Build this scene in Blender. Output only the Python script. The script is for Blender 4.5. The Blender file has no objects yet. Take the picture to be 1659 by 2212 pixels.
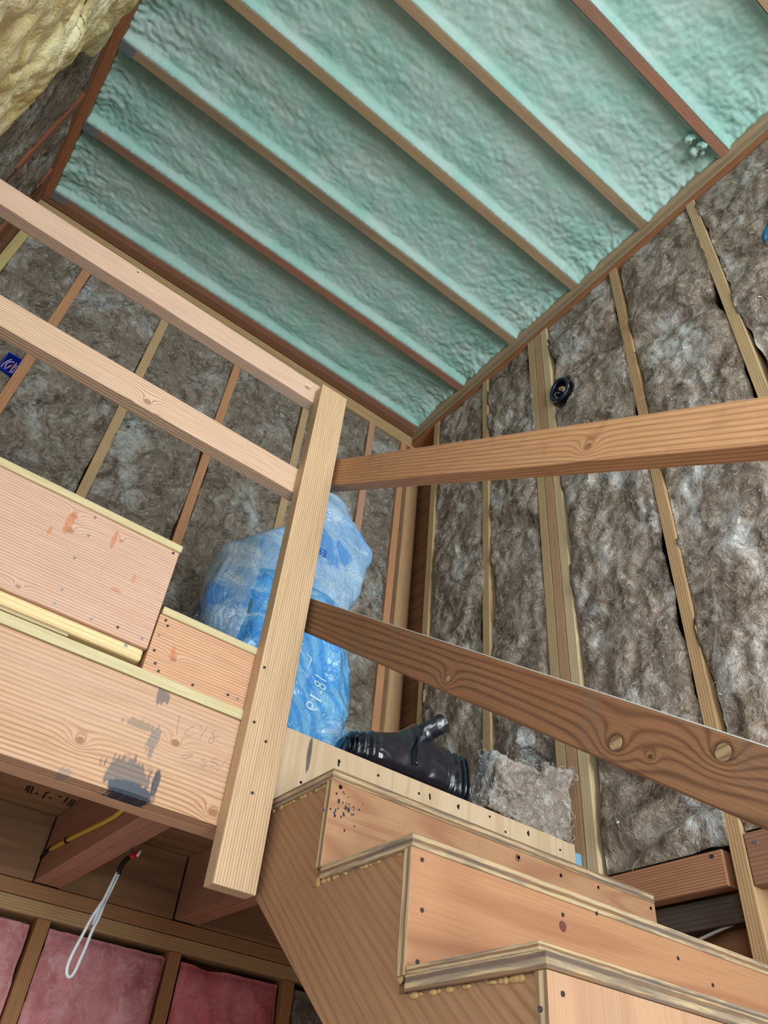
import bpy, bmesh, math, random
from mathutils import Vector, Matrix, noise
from mathutils.bvhtree import BVHTree
random.seed(7)
C = bpy.context.scene.collection
H = 1.55                                   # eye height above the ground floor
# ------------------------------------------------------------------ camera
RIGHT = Vector((0.7901662593902694, -0.6069497854210626, 0.0851424717665377))
DOWN = Vector((0.45929933755515256, 0.49442459249439896, -0.7379623573449702))
FWD = Vector((0.4058095625322149, 0.6222188363542793, 0.6694492651749935))
FPX = 1652.93
cam = bpy.data.cameras.new('camera')
cam.sensor_fit = 'HORIZONTAL'; cam.sensor_width = 36.0
cam.lens = 36.0 * FPX / 1659.0
cam.clip_start = 0.02
co = bpy.data.objects.new('camera', cam); C.objects.link(co)
m = Matrix((RIGHT, -DOWN, -FWD)).transposed().to_4x4()
m.translation = Vector((0, 0, H)); co.matrix_world = m
bpy.context.scene.camera = co
# ------------------------------------------------------------------ world, light, exposure
w = bpy.data.worlds.new('world'); bpy.context.scene.world = w; w.use_nodes = True
bg = w.node_tree.nodes['Background']; bg.inputs[0].default_value = (0.78, 0.90, 1.0, 1); bg.inputs[1].default_value = 1.0


def area(name, loc, target, sx, sy, power, col):
    l = bpy.data.lights.new(name, 'AREA'); l.shape = 'RECTANGLE'; l.size = sx; l.size_y = sy
    l.energy = power; l.color = col
    o = bpy.data.objects.new(name, l); C.objects.link(o); o.location = loc
    d = Vector(target) - Vector(loc); o.rotation_euler = d.to_track_quat('-Z', 'Y').to_euler()
    return o


area('window_daylight', (0.6, -3.45, 2.0), (0.6, 1.4, 2.05), 1.9, 3.5, 190, (0.87, 0.97, 0.98))
area('side_window_daylight', (-1.05, -0.9, 2.6), (1.7, 1.0, 2.0), 1.2, 1.6, 45, (0.87, 0.97, 0.98))
area('low_fill_light', (-0.95, 0.45, 1.05), (1.0, 1.9, 1.3), 0.9, 1.0, 9, (0.90, 0.97, 1.0))  # added fill lamp that brightens the wall and joists under the loft
vs = bpy.context.scene.view_settings
vs.view_transform = 'Standard'; vs.look = 'None'; vs.gamma = 1; vs.use_curve_mapping = False
vs.exposure = 0.45


# ------------------------------------------------------------------ measuring helper: point seen at (u, v) on the plane axis = val
def at(u, v, ax, val):
    a = (u - 829.5) / FPX; b = (v - 1106) / FPX
    r = RIGHT * a + DOWN * b + FWD
    return r * (val / r['xyz'.index(ax)])


# ------------------------------------------------------------------ node helpers
class NT:
    def __init__(s, name):
        s.mat = bpy.data.materials.new(name); s.mat.use_nodes = True
        s.t = s.mat.node_tree; s.bsdf = s.t.nodes['Principled BSDF']
        s.pos = s.n('ShaderNodeNewGeometry').outputs['Position']
        s.rnd = s.n('ShaderNodeObjectInfo').outputs['Random']

    def n(s, typ, **k):
        nd = s.t.nodes.new(typ)
        for a, b in k.items(): setattr(nd, a, b)
        return nd

    def put(s, sock, v):
        if isinstance(v, bpy.types.NodeSocket): s.t.links.new(v, sock)
        else: sock.default_value = v

    def m(s, op, a, b=0.0, c=0.0, clamp=False):
        nd = s.n('ShaderNodeMath', operation=op, use_clamp=clamp)
        s.put(nd.inputs[0], a); s.put(nd.inputs[1], b); s.put(nd.inputs[2], c)
        return nd.outputs[0]

    def v(s, op, a, b=(0, 0, 0)):
        nd = s.n('ShaderNodeVectorMath', operation=op)
        s.put(nd.inputs[0], a)
        if op == 'SCALE': s.put(nd.inputs['Scale'], b)
        else: s.put(nd.inputs[1], b)
        return nd.outputs['Value'] if op in ('DISTANCE', 'LENGTH', 'DOT_PRODUCT') else nd.outputs[0]

    def noise(s, vec, scale, detail=3, rough=0.5, dist=0.0, out='Fac'):
        nd = s.n('ShaderNodeTexNoise')
        s.put(nd.inputs['Vector'], vec); nd.inputs['Scale'].default_value = scale
        nd.inputs['Detail'].default_value = detail; nd.inputs['Roughness'].default_value = rough
        nd.inputs['Distortion'].default_value = dist
        return nd.outputs[out]

    def ramp(s, f, a, b):
        nd = s.n('ShaderNodeMapRange', clamp=True, interpolation_type='SMOOTHSTEP')
        s.put(nd.inputs[0], f); nd.inputs[1].default_value = a; nd.inputs[2].default_value = b
        return nd.outputs[0]

    def mix(s, f, a, b):
        nd = s.n('ShaderNodeMix', data_type='RGBA')
        s.put(nd.inputs[0], f)
        s.put(nd.inputs[6], a if not isinstance(a, tuple) else (*a, 1)); s.put(nd.inputs[7], b if not isinstance(b, tuple) else (*b, 1))
        return nd.outputs[2]

    def bump(s, h, strength=0.3, dist=0.01, normal=None):
        nd = s.n('ShaderNodeBump'); nd.inputs['Strength'].default_value = strength; nd.inputs['Distance'].default_value = dist
        s.put(nd.inputs['Height'], h)
        if normal: s.put(nd.inputs['Normal'], normal)
        s.t.links.new(nd.outputs[0], s.bsdf.inputs['Normal']); return nd.outputs[0]

    def finish(s, col, rough=0.6, spec=0.35):
        s.put(s.bsdf.inputs['Base Color'], col if not isinstance(col, tuple) else (*col, 1))
        s.put(s.bsdf.inputs['Roughness'], rough)
        s.bsdf.inputs['Specular IOR Level'].default_value = spec
        return s.mat


def srgb(r, g, b):
    f = lambda c: c / 12.92 if c <= 0.04045 else ((c + 0.055) / 1.055) ** 2.4
    return (f(r / 255), f(g / 255), f(b / 255))


def plain(name, col, rough=0.5, spec=0.4, metal=0.0):
    n = NT(name); n.bsdf.inputs['Metallic'].default_value = metal
    return n.finish(col, rough, spec)


# ------------------------------------------------------------------ wood: growth lines run along an axis, knots bend them
def wood(name, light, dark, axis='X', freq=70, warp=1.6, contrast=0.7, knots=(), blotch=None, bamt=0.35,
         slope=0.0, dirt=0.0, dirtcol=(0.05, 0.045, 0.04), stains=(), fine=0.25, wscale=9.0, random_shift=True, ply=False):
    def ds(c, k_=0.16):
        if c is None: return None
        l_ = c[0] * .3 + c[1] * .6 + c[2] * .1
        return tuple(a * (1 - k_) + l_ * k_ for a in c)
    light, dark, blotch = ds(light), ds(dark), ds(blotch)
    if not ply: freq = freq * 11.0
    n = NT(name)
    P = n.v('SUBTRACT', n.pos, (0, 0, H))
    if slope:                                   # members that run down the stair: turn about x so that the grain lies along y
        r = n.n('ShaderNodeVectorRotate', rotation_type='X_AXIS'); n.put(r.inputs['Vector'], P); r.inputs['Angle'].default_value = -slope
        P = r.outputs[0]
    off = n.v('SCALE', (3.7, 5.1, 2.9), n.m('MULTIPLY', n.rnd, 6.0 if random_shift else 0.0))
    Q = n.v('ADD', P, off)
    k = 'XYZ'.index(axis)
    s1 = [wscale] * 3; s1[k] = wscale * 0.11
    lowf = n.noise(n.v('MULTIPLY', Q, tuple(s1)), 1.0, 2, 0.45)
    s2 = [1.0] * 3; s2[k] = 0.0
    s2 = [a * b for a, b in zip(s2, (1.0, 0.83, 1.0))]
    cross = n.v('DOT_PRODUCT', Q, tuple(s2))
    phase = n.m('ADD', n.m('MULTIPLY', cross, freq), n.m('MULTIPLY', lowf, warp * 6.283))
    kd = None
    for kp, kr in knots:
        sc = [1.0] * 3; sc[k] = 0.72
        d = n.v('LENGTH', n.v('MULTIPLY', n.v('SUBTRACT', P, tuple(kp)), tuple(sc)))
        e = n.m('EXPONENT', n.m('MULTIPLY', d, -1.0 / (kr * 1.5)))
        phase = n.m('ADD', phase, n.m('MULTIPLY', e, 17.0 + freq * kr * 3.2))
        core = n.ramp(d, kr * 1.25, kr * 0.55)
        kd = core if kd is None else n.m('MAXIMUM', kd, core)
    ring = n.m('ADD', n.m('MULTIPLY', n.m('SINE', phase), 0.5), 0.5)
    ring = n.m('POWER', ring, 2.6)
    s3 = [420.0] * 3; s3[k] = 9.0
    fib = n.noise(n.v('MULTIPLY', Q, tuple(s3)), 1.0, 2, 0.6)
    var = n.noise(n.v('MULTIPLY', Q, tuple([a * 0.35 for a in s1])), 1.0, 2, 0.5)
    f = n.m('MULTIPLY', ring, n.m('MULTIPLY', n.m('ADD', n.m('MULTIPLY', var, 0.9), 0.45), contrast))
    col = n.mix(f, light, dark)
    if blotch:
        b = n.noise(n.v('MULTIPLY', Q, tuple([a * 0.8 for a in s1])), 1.0, 3, 0.6, 0.4)
        col = n.mix(n.m('MULTIPLY', n.ramp(b, 0.42, 0.68), bamt), col, blotch)
    ff = n.m('MULTIPLY', n.ramp(fib, 0.38, 0.70), fine)
    col = n.mix(ff, col, tuple(c * 0.45 for c in dark))
    if kd is not None:
        col = n.mix(n.m('MULTIPLY', kd, 0.75), col, n.mix(n.m('MULTIPLY', ring, 0.8), tuple(c * 0.85 for c in dark), tuple(c * 0.25 for c in dark)))
    if dirt:
        dn = n.noise(n.v('MULTIPLY', Q, (9, 9, 9)), 1.0, 5, 0.65, 0.6)
        col = n.mix(n.m('MULTIPLY', n.ramp(dn, 0.50, 0.72), dirt), col, dirtcol)
    for (cx, cy, cz), (rx, ry, rz), amt, scol, edge in stains:   # worn ink / water stains with a shape of their own
        d = n.v('LENGTH', n.v('DIVIDE', n.v('SUBTRACT', P, (cx, cy, cz)), (rx, ry, rz)))
        nn = n.noise(n.v('MULTIPLY', P, (120, 60, 34)), 1.0, 5, 0.66)
        mask = n.ramp(n.m('SUBTRACT', n.m('ADD', 1.0, n.m('MULTIPLY', n.m('SUBTRACT', nn, 0.5), edge)), d), 0.0, 0.22)
        col = n.mix(n.m('MULTIPLY', mask, amt), col, scol)
    n.bump(n.m('ADD', n.m('MULTIPLY', fib, 0.6), n.m('MULTIPLY', ring, 0.25)), 0.22, 0.002)
    return n.finish(col, 0.62, 0.28)


def plyface(name, light, dark, axis='X', dirt=0.0, freq=30, warp=9.0, wscale=5.0, contrast=0.5, blotch=None, stains=(), slope=0.0, bamt=0.35):
    return wood(name, light, dark, axis, freq=freq, warp=warp, contrast=contrast, dirt=dirt, wscale=wscale, blotch=blotch, stains=stains,
                fine=0.16, slope=slope, bamt=bamt, ply=True)


def plyedge(name, axis, thick, phase0, dirt=0.35):
    """bands of plies stacked along an axis"""
    n = NT(name); P = n.v('SUBTRACT', n.pos, (0, 0, H))
    k = [0, 0, 0]; k['XYZ'.index(axis)] = 1.0
    t = n.v('DOT_PRODUCT', P, tuple(k))
    wob = n.noise(n.v('MULTIPLY', P, (14, 14, 14)), 1.0, 3, 0.6)
    t = n.m('ADD', t, n.m('MULTIPLY', n.m('SUBTRACT', wob, 0.5), 0.004))
    s = n.m('SINE', n.m('MULTIPLY', n.m('SUBTRACT', t, phase0), 6.283 * 1.5 / thick))
    col = n.mix(n.ramp(s, -0.3, 0.6), srgb(194, 170, 134), srgb(138, 108, 80))
    sg = [9.0, 9.0, 9.0]; sg['XYZ'.index(axis)] = 260.0
    g = n.noise(n.v('MULTIPLY', P, tuple(sg)), 1.0, 4, 0.62)
    col = n.mix(n.m('MULTIPLY', n.ramp(g, 0.50, 0.66), 0.55), col, srgb(104, 82, 62))
    sg2 = [7.0, 7.0, 7.0]; sg2['XYZ'.index(axis)] = 90.0
    dn = n.noise(n.v('MULTIPLY', P, tuple(sg2)), 1.0, 4, 0.65)
    col = n.mix(n.m('MULTIPLY', n.ramp(dn, 0.44, 0.60), dirt), col, srgb(84, 86, 92))
    n.bump(s, 0.3, 0.001)
    return n.finish(col, 0.8, 0.2)


def insulation(name, c_dark, c_mid, c_light, stretch=(16, 16, 9), lightamt=0.75, seed=0.0, bump=0.9, blue=None, fib=(26, 90, 42)):
    n = NT(name)
    off = n.v('SCALE', (5.3, 2.1, 7.7), n.m('ADD', n.m('MULTIPLY', n.rnd, 5.0), seed))
    Q = n.v('ADD', n.pos, off)
    warp = n.noise(Q, 3.5, 3, 0.55, 0.0, 'Color')
    Q2 = n.v('ADD', Q, n.v('SCALE', n.v('SUBTRACT', warp, (0.5, 0.5, 0.5)), 0.38))
    a = n.noise(n.v('MULTIPLY', Q2, stretch), 1.0, 6, 0.66, 0.5)
    b = n.noise(n.v('MULTIPLY', Q, tuple(x * 0.35 for x in stretch)), 1.0, 4, 0.6, 0.3)
    w2 = n.noise(Q, 11.0, 2, 0.5, 0.0, 'Color')
    Q3 = n.v('ADD', Q, n.v('SCALE', n.v('SUBTRACT', w2, (0.5, 0.5, 0.5)), 0.16))
    fz = fib
    c = n.noise(n.v('MULTIPLY', Q3, fz), 1.0, 4, 0.62, 0.6)
    e = n.noise(n.v('MULTIPLY', Q3, tuple(x * 2.7 for x in fz)), 1.0, 3, 0.6, 0.4)
    col = n.mix(n.ramp(a, 0.30, 0.54), c_dark, c_mid)
    lm = n.m('MULTIPLY', n.ramp(n.m('ADD', n.m('MULTIPLY', a, 0.45), n.m('MULTIPLY', b, 0.55)), 0.49, 0.66), lightamt)
    col = n.mix(lm, col, c_light)
    col = n.mix(n.m('MULTIPLY', n.ramp(c, 0.52, 0.68), 0.42), col, c_light)
    col = n.mix(n.m('MULTIPLY', n.ramp(c, 0.48, 0.34), 0.50), col, c_dark)
    col = n.mix(n.m('MULTIPLY', n.ramp(e, 0.54, 0.70), 0.35), col, c_light)
    col = n.mix(n.m('MULTIPLY', n.ramp(e, 0.45, 0.32), 0.30), col, c_dark)
    if blue: col = n.mix(n.m('MULTIPLY', n.m('MULTIPLY', n.ramp(b, 0.54, 0.68), n.ramp(c, 0.42, 0.6)), 0.65), col, blue)
    h = n.m('ADD', n.m('ADD', n.m('MULTIPLY', a, 0.8), n.m('MULTIPLY', c, 0.5)), n.m('MULTIPLY', e, 0.25))
    n.bump(h, bump, 0.02)
    return n.finish(col, 0.95, 0.12)


W = {}
DF_L, DF_D = srgb(240, 203, 170), srgb(206, 146, 108)
TAN_L, TAN_D = srgb(205, 172, 120), srgb(164, 120, 72)
ORG_L, ORG_D = srgb(212, 150, 98), srgb(165, 96, 56)
def wm(key, *a, **k):
    if key not in W: W[key] = wood(key, *a, **k)
    return W[key]
stud_tan = wm('stud_tan', TAN_L, TAN_D, 'Z', 85, 1.5, 0.6)
stud_org = wm('stud_orange', ORG_L, ORG_D, 'Z', 85, 1.7, 0.6)
rafter_m = wm('rafter_wood', srgb(182, 150, 108), srgb(132, 100, 66), 'X', 90, 1.6, 0.5, blotch=srgb(120, 112, 100), bamt=0.5)
rafter_r = wm('rafter_red', srgb(178, 120, 92), srgb(128, 78, 60), 'X', 90, 1.6, 0.5, blotch=srgb(120, 112, 100), bamt=0.4)
plate_x = wm('plate_x', srgb(200, 165, 110), srgb(150, 110, 66), 'X', 80, 1.4, 0.5)
plate_xd = wm('plate_x_dark', srgb(150, 100, 66), srgb(104, 64, 42), 'X', 80, 1.4, 0.5)
plate_y = wm('plate_y', srgb(178, 152, 116), srgb(132, 104, 72), 'Y', 80, 1.4, 0.5, dirt=0.4, dirtcol=srgb(110, 118, 104))
plate_yo = wm('plate_y_orange', srgb(180, 112, 62), srgb(120, 66, 36), 'Y', 80, 1.4, 0.5)
dark_y = wm('joist_wood', srgb(206, 152, 116), srgb(146, 98, 68), 'Y', 75, 1.4, 0.7, blotch=srgb(150, 96, 66), bamt=0.3)
low_plate = wm('lower_plate', srgb(196, 140, 84), srgb(140, 92, 52), 'X', 80, 1.4, 0.6)
low_stud = wm('lower_stud', srgb(200, 140, 76), srgb(150, 98, 50), 'Z', 80, 1.4, 0.6)
ply_dark = plyface('panel_ply', srgb(178, 130, 84), srgb(130, 88, 54), 'X', contrast=0.6, blotch=srgb(90, 62, 42), bamt=0.6)
screw_m = plain('screw_steel', srgb(90, 88, 92), 0.35, 0.5, 0.8)
screw_l = plain('screw_bright', srgb(190, 190, 196), 0.3, 0.5, 0.9)
hole_m = plain('nail_hole', srgb(36, 28, 28), 0.9, 0.1)
brown = insulation('mineral_fibre', srgb(88, 76, 64), srgb(146, 132, 118), srgb(208, 206, 200), blue=srgb(184, 200, 204), fib=(46, 60, 84))
brown_r = insulation('mineral_fibre_warm', srgb(96, 80, 66), srgb(168, 150, 134), srgb(236, 232, 228), lightamt=0.9, blue=srgb(196, 210, 218), fib=(40, 120, 64))
pink = insulation('pink_fibre', srgb(206, 126, 130), srgb(236, 164, 166), srgb(250, 212, 212), (8, 8, 5), 0.75, 3.0, 0.45, fib=(14, 14, 16))
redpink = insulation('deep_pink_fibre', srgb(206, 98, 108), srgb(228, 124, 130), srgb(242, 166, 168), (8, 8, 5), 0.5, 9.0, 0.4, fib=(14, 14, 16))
yellow = insulation('yellow_fibre', srgb(214, 190, 116), srgb(232, 224, 172), srgb(246, 246, 226), (5, 5, 4), 0.95, 5.0, 0.55, fib=(14, 30, 16))
fibre_w = plain('loose_fibre', srgb(205, 205, 200), 0.9, 0.1)
crumb_w = plain('foam_crumb', srgb(240, 244, 240), 0.8, 0.2)


def foam_mat():
    n = NT('spray_foam')
    a = n.noise(n.pos, 5.0, 4, 0.6, 0.3); b = n.noise(n.v('MULTIPLY', n.pos, (50, 90, 90)), 1.0, 4, 0.6, 0.6)
    col = n.mix(n.ramp(a, 0.35, 0.65), srgb(160, 206, 196), srgb(184, 212, 206))
    col = n.mix(n.m('MULTIPLY', n.ramp(b, 0.5, 0.75), 0.25), col, srgb(206, 222, 214))
    vo = n.n('ShaderNodeTexVoronoi', feature='SMOOTH_F1'); n.put(vo.inputs['Vector'], n.v('ADD', n.v('MULTIPLY', n.pos, (85, 130, 110)), n.v('SCALE', n.noise(n.pos, 30.0, 2, 0.5, 0.0, 'Color'), 1.6))); vo.inputs['Smoothness'].default_value = 0.6
    n.bump(n.m('SUBTRACT', n.m('MULTIPLY', b, 0.6), n.m('MULTIPLY', vo.outputs['Distance'], 0.55)), 0.42, 0.010)
    return n.finish(col, 0.40, 0.55)


foam = foam_mat()


# ------------------------------------------------------------------ object helpers (coordinates are relative to the eye point)
def link(name, me, mats, parent=None, org=None):
    o = bpy.data.objects.new(name, me); C.objects.link(o)
    for mm in (mats if isinstance(mats, (list, tuple)) else [mats]): me.materials.append(mm)
    if parent is not None:
        o.parent = parent; o.location = Vector(org) - Vector(parent['_o'])
    else:
        o.location = Vector(org) + Vector((0, 0, H))
    o['_o'] = list(org)
    return o


def tag(o, label=None, cat=None, group=None, kind=None):
    if label: o['label'] = label
    if cat: o['category'] = cat
    if group: o['group'] = group
    if kind: o['kind'] = kind
    return o


def thing(name, label, cat, org, group=None):
    o = bpy.data.objects.new(name, None); C.objects.link(o); o.empty_display_size = 0.1
    o.location = Vector(org) + Vector((0, 0, H)); o['_o'] = list(org)
    return tag(o, label, cat, group)


def mesh_obj(name, verts, faces, mats, parent=None, smooth=False, midx=None, bevel=0.0):
    lo = [min(v[i] for v in verts) for i in range(3)]; hi = [max(v[i] for v in verts) for i in range(3)]
    org = Vector(((lo[0] + hi[0]) / 2, (lo[1] + hi[1]) / 2, lo[2]))
    me = bpy.data.meshes.new(name)
    me.from_pydata([Vector(v) - org for v in verts], [], faces)
    if midx:
        me.polygons.foreach_set('material_index', midx)
    if smooth: me.polygons.foreach_set('use_smooth', [True] * len(me.polygons))
    bm = bmesh.new(); bm.from_mesh(me)
    bmesh.ops.recalc_face_normals(bm, faces=bm.faces)
    bm.to_mesh(me); bm.free()
    me.update()
    o = link(name, me, mats, parent, org)
    if bevel:
        b = o.modifiers.new('bevel', 'BEVEL'); b.width = bevel; b.segments = 2; b.limit_method = 'ANGLE'
    return o


BF = [(0, 1, 3, 2), (4, 6, 7, 5), (0, 4, 5, 1), (2, 3, 7, 6), (0, 2, 6, 4), (1, 5, 7, 3)]


def box(name, x0, x1, y0, y1, z0, z1, mat, parent=None, bevel=0.0015, label=None, cat=None, group=None, kind=None, fm=None, mats=None):
    vs_ = [(x, y, z) for x in (x0, x1) for y in (y0, y1) for z in (z0, z1)]
    o = mesh_obj(name, vs_, BF, mats or mat, parent, midx=fm, bevel=bevel)
    return tag(o, label, cat, group, kind)


def board(name, a, b, mat, parent=None, **k):
    """a, b: opposite corners"""
    return box(name, min(a[0], b[0]), max(a[0], b[0]), min(a[1], b[1]), max(a[1], b[1]), min(a[2], b[2]), max(a[2], b[2]), mat, parent, **k)


def prism(name, poly, ax, a0, a1, mat, parent=None, bevel=0.001, **k):
    """poly: points in the two other axes; ax: axis of extrusion"""
    def mk(p, a):
        q = list(p); q.insert('xyz'.index(ax), a); return tuple(q)
    n = len(poly); vs_ = [mk(p, a0) for p in poly] + [mk(p, a1) for p in poly]
    fs = [tuple(range(n)), tuple(range(2 * n - 1, n - 1, -1))] + [(i, (i + 1) % n, n + (i + 1) % n, n + i) for i in range(n)]
    return tag(mesh_obj(name, vs_, fs, mat, parent, bevel=bevel), **k)


def tube_data(pts, r, seg=10, taper=None, closed=False):
    pts = [Vector(p) for p in pts]; vs_, fs = [], []
    n = len(pts); up = None
    for i, p in enumerate(pts):
        d = (pts[(i + 1) % n if closed else min(i + 1, n - 1)] - pts[(i - 1) % n if closed else max(i - 1, 0)]).normalized()
        if up is None: up = d.orthogonal().normalized()
        up = (up - d * up.dot(d)).normalized(); s = d.cross(up)
        rr = r if taper is None else r * taper[i]
        for j in range(seg):
            a = 2 * math.pi * j / seg
            vs_.append(tuple(p + (up * math.cos(a) + s * math.sin(a)) * rr))
    m_ = n if closed else n - 1
    for i in range(m_):
        for j in range(seg):
            a = i * seg; b = ((i + 1) % n) * seg
            fs.append((a + j, a + (j + 1) % seg, b + (j + 1) % seg, b + j))
    if not closed:
        fs.append(tuple(range(seg))[::-1]); fs.append(tuple((n - 1) * seg + j for j in range(seg)))
    return vs_, fs


def tube(name, pts, r, mat, parent=None, seg=10, taper=None, closed=False, smooth=True, **k):
    v_, f_ = tube_data(pts, r, seg, taper, closed)
    return tag(mesh_obj(name, v_, f_, mat, parent, smooth=smooth), **k)


def curve(pts, n=40):
    """Catmull-Rom through pts"""
    P = [Vector(p) for p in pts]; P = [P[0] * 2 - P[1]] + P + [P[-1] * 2 - P[-2]]; out = []
    m_ = len(P) - 3
    for i in range(n + 1):
        t = i / n * m_; k = min(int(t), m_ - 1); t -= k
        a, b, c, d = P[k:k + 4]
        out.append(0.5 * ((2 * b) + (c - a) * t + (2 * a - 5 * b + 4 * c - d) * t * t + (3 * b - a - 3 * c + d) * t ** 3))
    return out


def disc(name, p, nrm, r, mat, parent, h=0.0015, sx=1.0, seg=14):
    p = Vector(p); nv = Vector(nrm).normalized(); u = nv.orthogonal().normalized(); v_ = nv.cross(u)
    vs_ = []
    for k in (-0.001, h):
        rr = r if k < 0 else r * 0.85
        for j in range(seg):
            a = 2 * math.pi * j / seg; vs_.append(tuple(p + nv * k + u * math.cos(a) * rr * sx + v_ * math.sin(a) * rr))
    fs = [tuple(range(seg))[::-1], tuple(seg + j for j in range(seg))] + [(j, (j + 1) % seg, seg + (j + 1) % seg, seg + j) for j in range(seg)]
    return mesh_obj(name, vs_, fs, mat, parent)


def stroke(name, pts, r, mat, parent):
    """flat pencil or ink stroke lying on a face"""
    return tube(name, pts, r, mat, parent, seg=5, smooth=False)


def strokes(name, lines, r, mat, parent, **k):
    V, F = [], []
    for l in lines:
        v_, f_ = tube_data(l, r, 5); o_ = len(V); V += v_; F += [tuple(i + o_ for i in f) for f in f_]
    return tag(mesh_obj(name, V, F, mat, parent), **k)


# ------------------------------------------------------------------ insulation batts
def fb(x, y, z, oct_=4): return noise.fractal(Vector((x, y, z)), 0.9, 2.1, oct_)


def batt(name, wall, u0, u1, z0, z1, mat, seed, label, front=None, cell=0.011, amp=0.022, folds=0.0, wig=0.014, group=None, fibres=60, crumbs=0, cat='insulation',
         puff=0.02, rec=-0.004, foldz=None, depth=0.075, holes=()):
    """wall: 'far' (plane y), 'right' (plane x) or 'left' (plane x, facing +x). u: coordinate along the wall; the front bulges into the room"""
    nu = max(6, int((u1 - u0) / cell)); nz = max(6, int((z1 - z0) / (cell * 1.25)))
    sgn = {'far': -1, 'right': -1, 'left': 1}[wall]

    def P(u, z, d):                     # d: distance out of the framing plane, into the room
        if wall == 'far': return (u, front + sgn * d, z)
        return (front + sgn * d, u, z)
    V = []; idx = {}
    rng = random.Random(seed)
    for j in range(nz + 1):
        t = j / nz; zz = z0 + (z1 - z0) * t
        el = wig * fb(seed * 3.1, zz * 3.3, 0.3, 4) * 1.5; er = wig * fb(seed * 5.7, zz * 3.3, 7.3, 4) * 1.5
        for i in range(nu + 1):
            s = i / nu
            u = (u0 + el) * (1 - s) + (u1 + er) * s
            bz = zz + 0.012 * fb(u * 9, seed, 0, 3) * (1 if j in (0, nz) else 0.3)
            e = min(s, 1 - s) * (u1 - u0); ez = min(t, 1 - t) * (z1 - z0)
            prof = 1 - math.exp(-e / 0.022); prof *= 1 - math.exp(-ez / 0.03)
            n1 = fb(u * 4 + seed, zz * 3.0, seed * 1.7, 5)
            r_ = noise.turbulence(Vector((u * 11 + n1 * 1.6, zz * 9 + seed, 3.1)), 4, False, noise_basis='PERLIN_ORIGINAL')
            n3 = fb(u * 40 + n1 * 4, zz * 30 + seed, 9.0, 3)
            d = rec + puff * prof + amp * n1 * prof + (r_ - 0.6) * amp * 0.85 * prof + n3 * 0.0035
            if folds:
                for (fz, fs_, fw) in (foldz or ()):
                    q = zz - fz - fs_ * (u - u0) - 0.02 * n1
                    d -= folds * math.exp(-(q / fw) ** 2) * prof
                    d += folds * 0.55 * math.exp(-((q - fw * 2.2) / (fw * 1.8)) ** 2) * prof
            for (ha, hb, hc, hd) in holes:
                if wall == 'right':
                    if ((u - (ha + hb) / 2) / (hb - ha) * 2) ** 2 + ((bz - (hc + hd) / 2) / (hd - hc) * 2) ** 2 < 1: d = -0.06
                elif ha < u < hb and hc < bz < hd: d = -0.072
            if u < u0 or u > u1 or bz < z0 or bz > z1: d = max(d, 0.0025)
            if j in (0, nz) or i in (0, nu):
                d = -0.012; u = min(max(u, u0 + 0.001), u1 - 0.001); bz = min(max(bz, z0 + 0.001), z1 - 0.001)
            idx[i, j] = len(V); V.append(P(u, bz, d))
    F = [(idx[i, j], idx[i + 1, j], idx[i + 1, j + 1], idx[i, j + 1]) for i in range(nu) for j in range(nz)]
    # thickness: border goes back to the sheathing
    ring = [(i, 0) for i in range(nu)] + [(nu, j) for j in range(nz)] + [(i, nz) for i in range(nu, 0, -1)] + [(0, j) for j in range(nz, 0, -1)]
    b0 = len(V)
    for (i, j) in ring:
        v_ = V[idx[i, j]]; u = v_[0] if wall == 'far' else v_[1]
        V.append(P(min(max(u, u0 + .008), u1 - .008), min(max(v_[2], z0 + .005), z1 - .005), -depth))
    m_ = len(ring)
    for k in range(m_):
        F.append((idx[ring[k]], idx[ring[(k + 1) % m_]], b0 + (k + 1) % m_, b0 + k))
    F.append(tuple(b0 + k for k in range(m_)))
    mi = [0] * len(F)
    for q in range(fibres + crumbs):    # loose strands and crumbs caught in the wool
        i = rng.randint(2, nu - 2); j = rng.randint(2, nz - 2)
        p = Vector(V[idx[i, j]]); out = Vector(P(0, 0, 1)) - Vector(P(0, 0, 0))
        if q < fibres:
            L = rng.uniform(0.012, 0.05); a = rng.uniform(0, 6.28); cv = rng.uniform(-2.2, 2.2)
            pts = []
            for k in range(6):
                t = k / 5; aa = a + cv * t
                pts.append(p + out * (0.003 + 0.010 * math.sin(t * 3.1) * rng.uniform(.6, 1.2)))
                st = L / 5; du = math.cos(aa) * st; dz = math.sin(aa) * st
                p = p + (Vector((du, 0, dz)) if wall == 'far' else Vector((0, du, dz)))
            v_, f_ = tube_data(pts, 0.0005, 3, [0.4, 1, 1, 1, 0.8, 0.3]); mm = 1
        else:
            r = rng.uniform(0.0015, 0.004); p += out * 0.004
            v_ = [tuple(p + Vector((rng.uniform(-r, r) * 1.5, rng.uniform(-r, r), rng.uniform(-r, r)))) for _ in range(6)]
            f_ = [(0, 1, 2), (0, 2, 3), (0, 3, 4), (0, 4, 5), (0, 5, 1), (1, 2, 4), (3, 4, 5)]; mm = 2
        o_ = len(V); V += v_; F += [tuple(x + o_ for x in f) for f in f_]; mi += [mm] * len(f_)
    lo = [min(v[i] for v in V) for i in range(3)]; hi = [max(v[i] for v in V) for i in range(3)]
    org = Vector(((lo[0] + hi[0]) / 2, (lo[1] + hi[1]) / 2, lo[2]))
    me = bpy.data.meshes.new(name); me.from_pydata([Vector(v) - org for v in V], [], F)
    me.polygons.foreach_set('material_index', mi); me.polygons.foreach_set('use_smooth', [True] * len(F)); me.update()
    o = link(name, me, [mat, fibre_w, crumb_w], None, org)
    return tag(o, label, cat, group)


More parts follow.
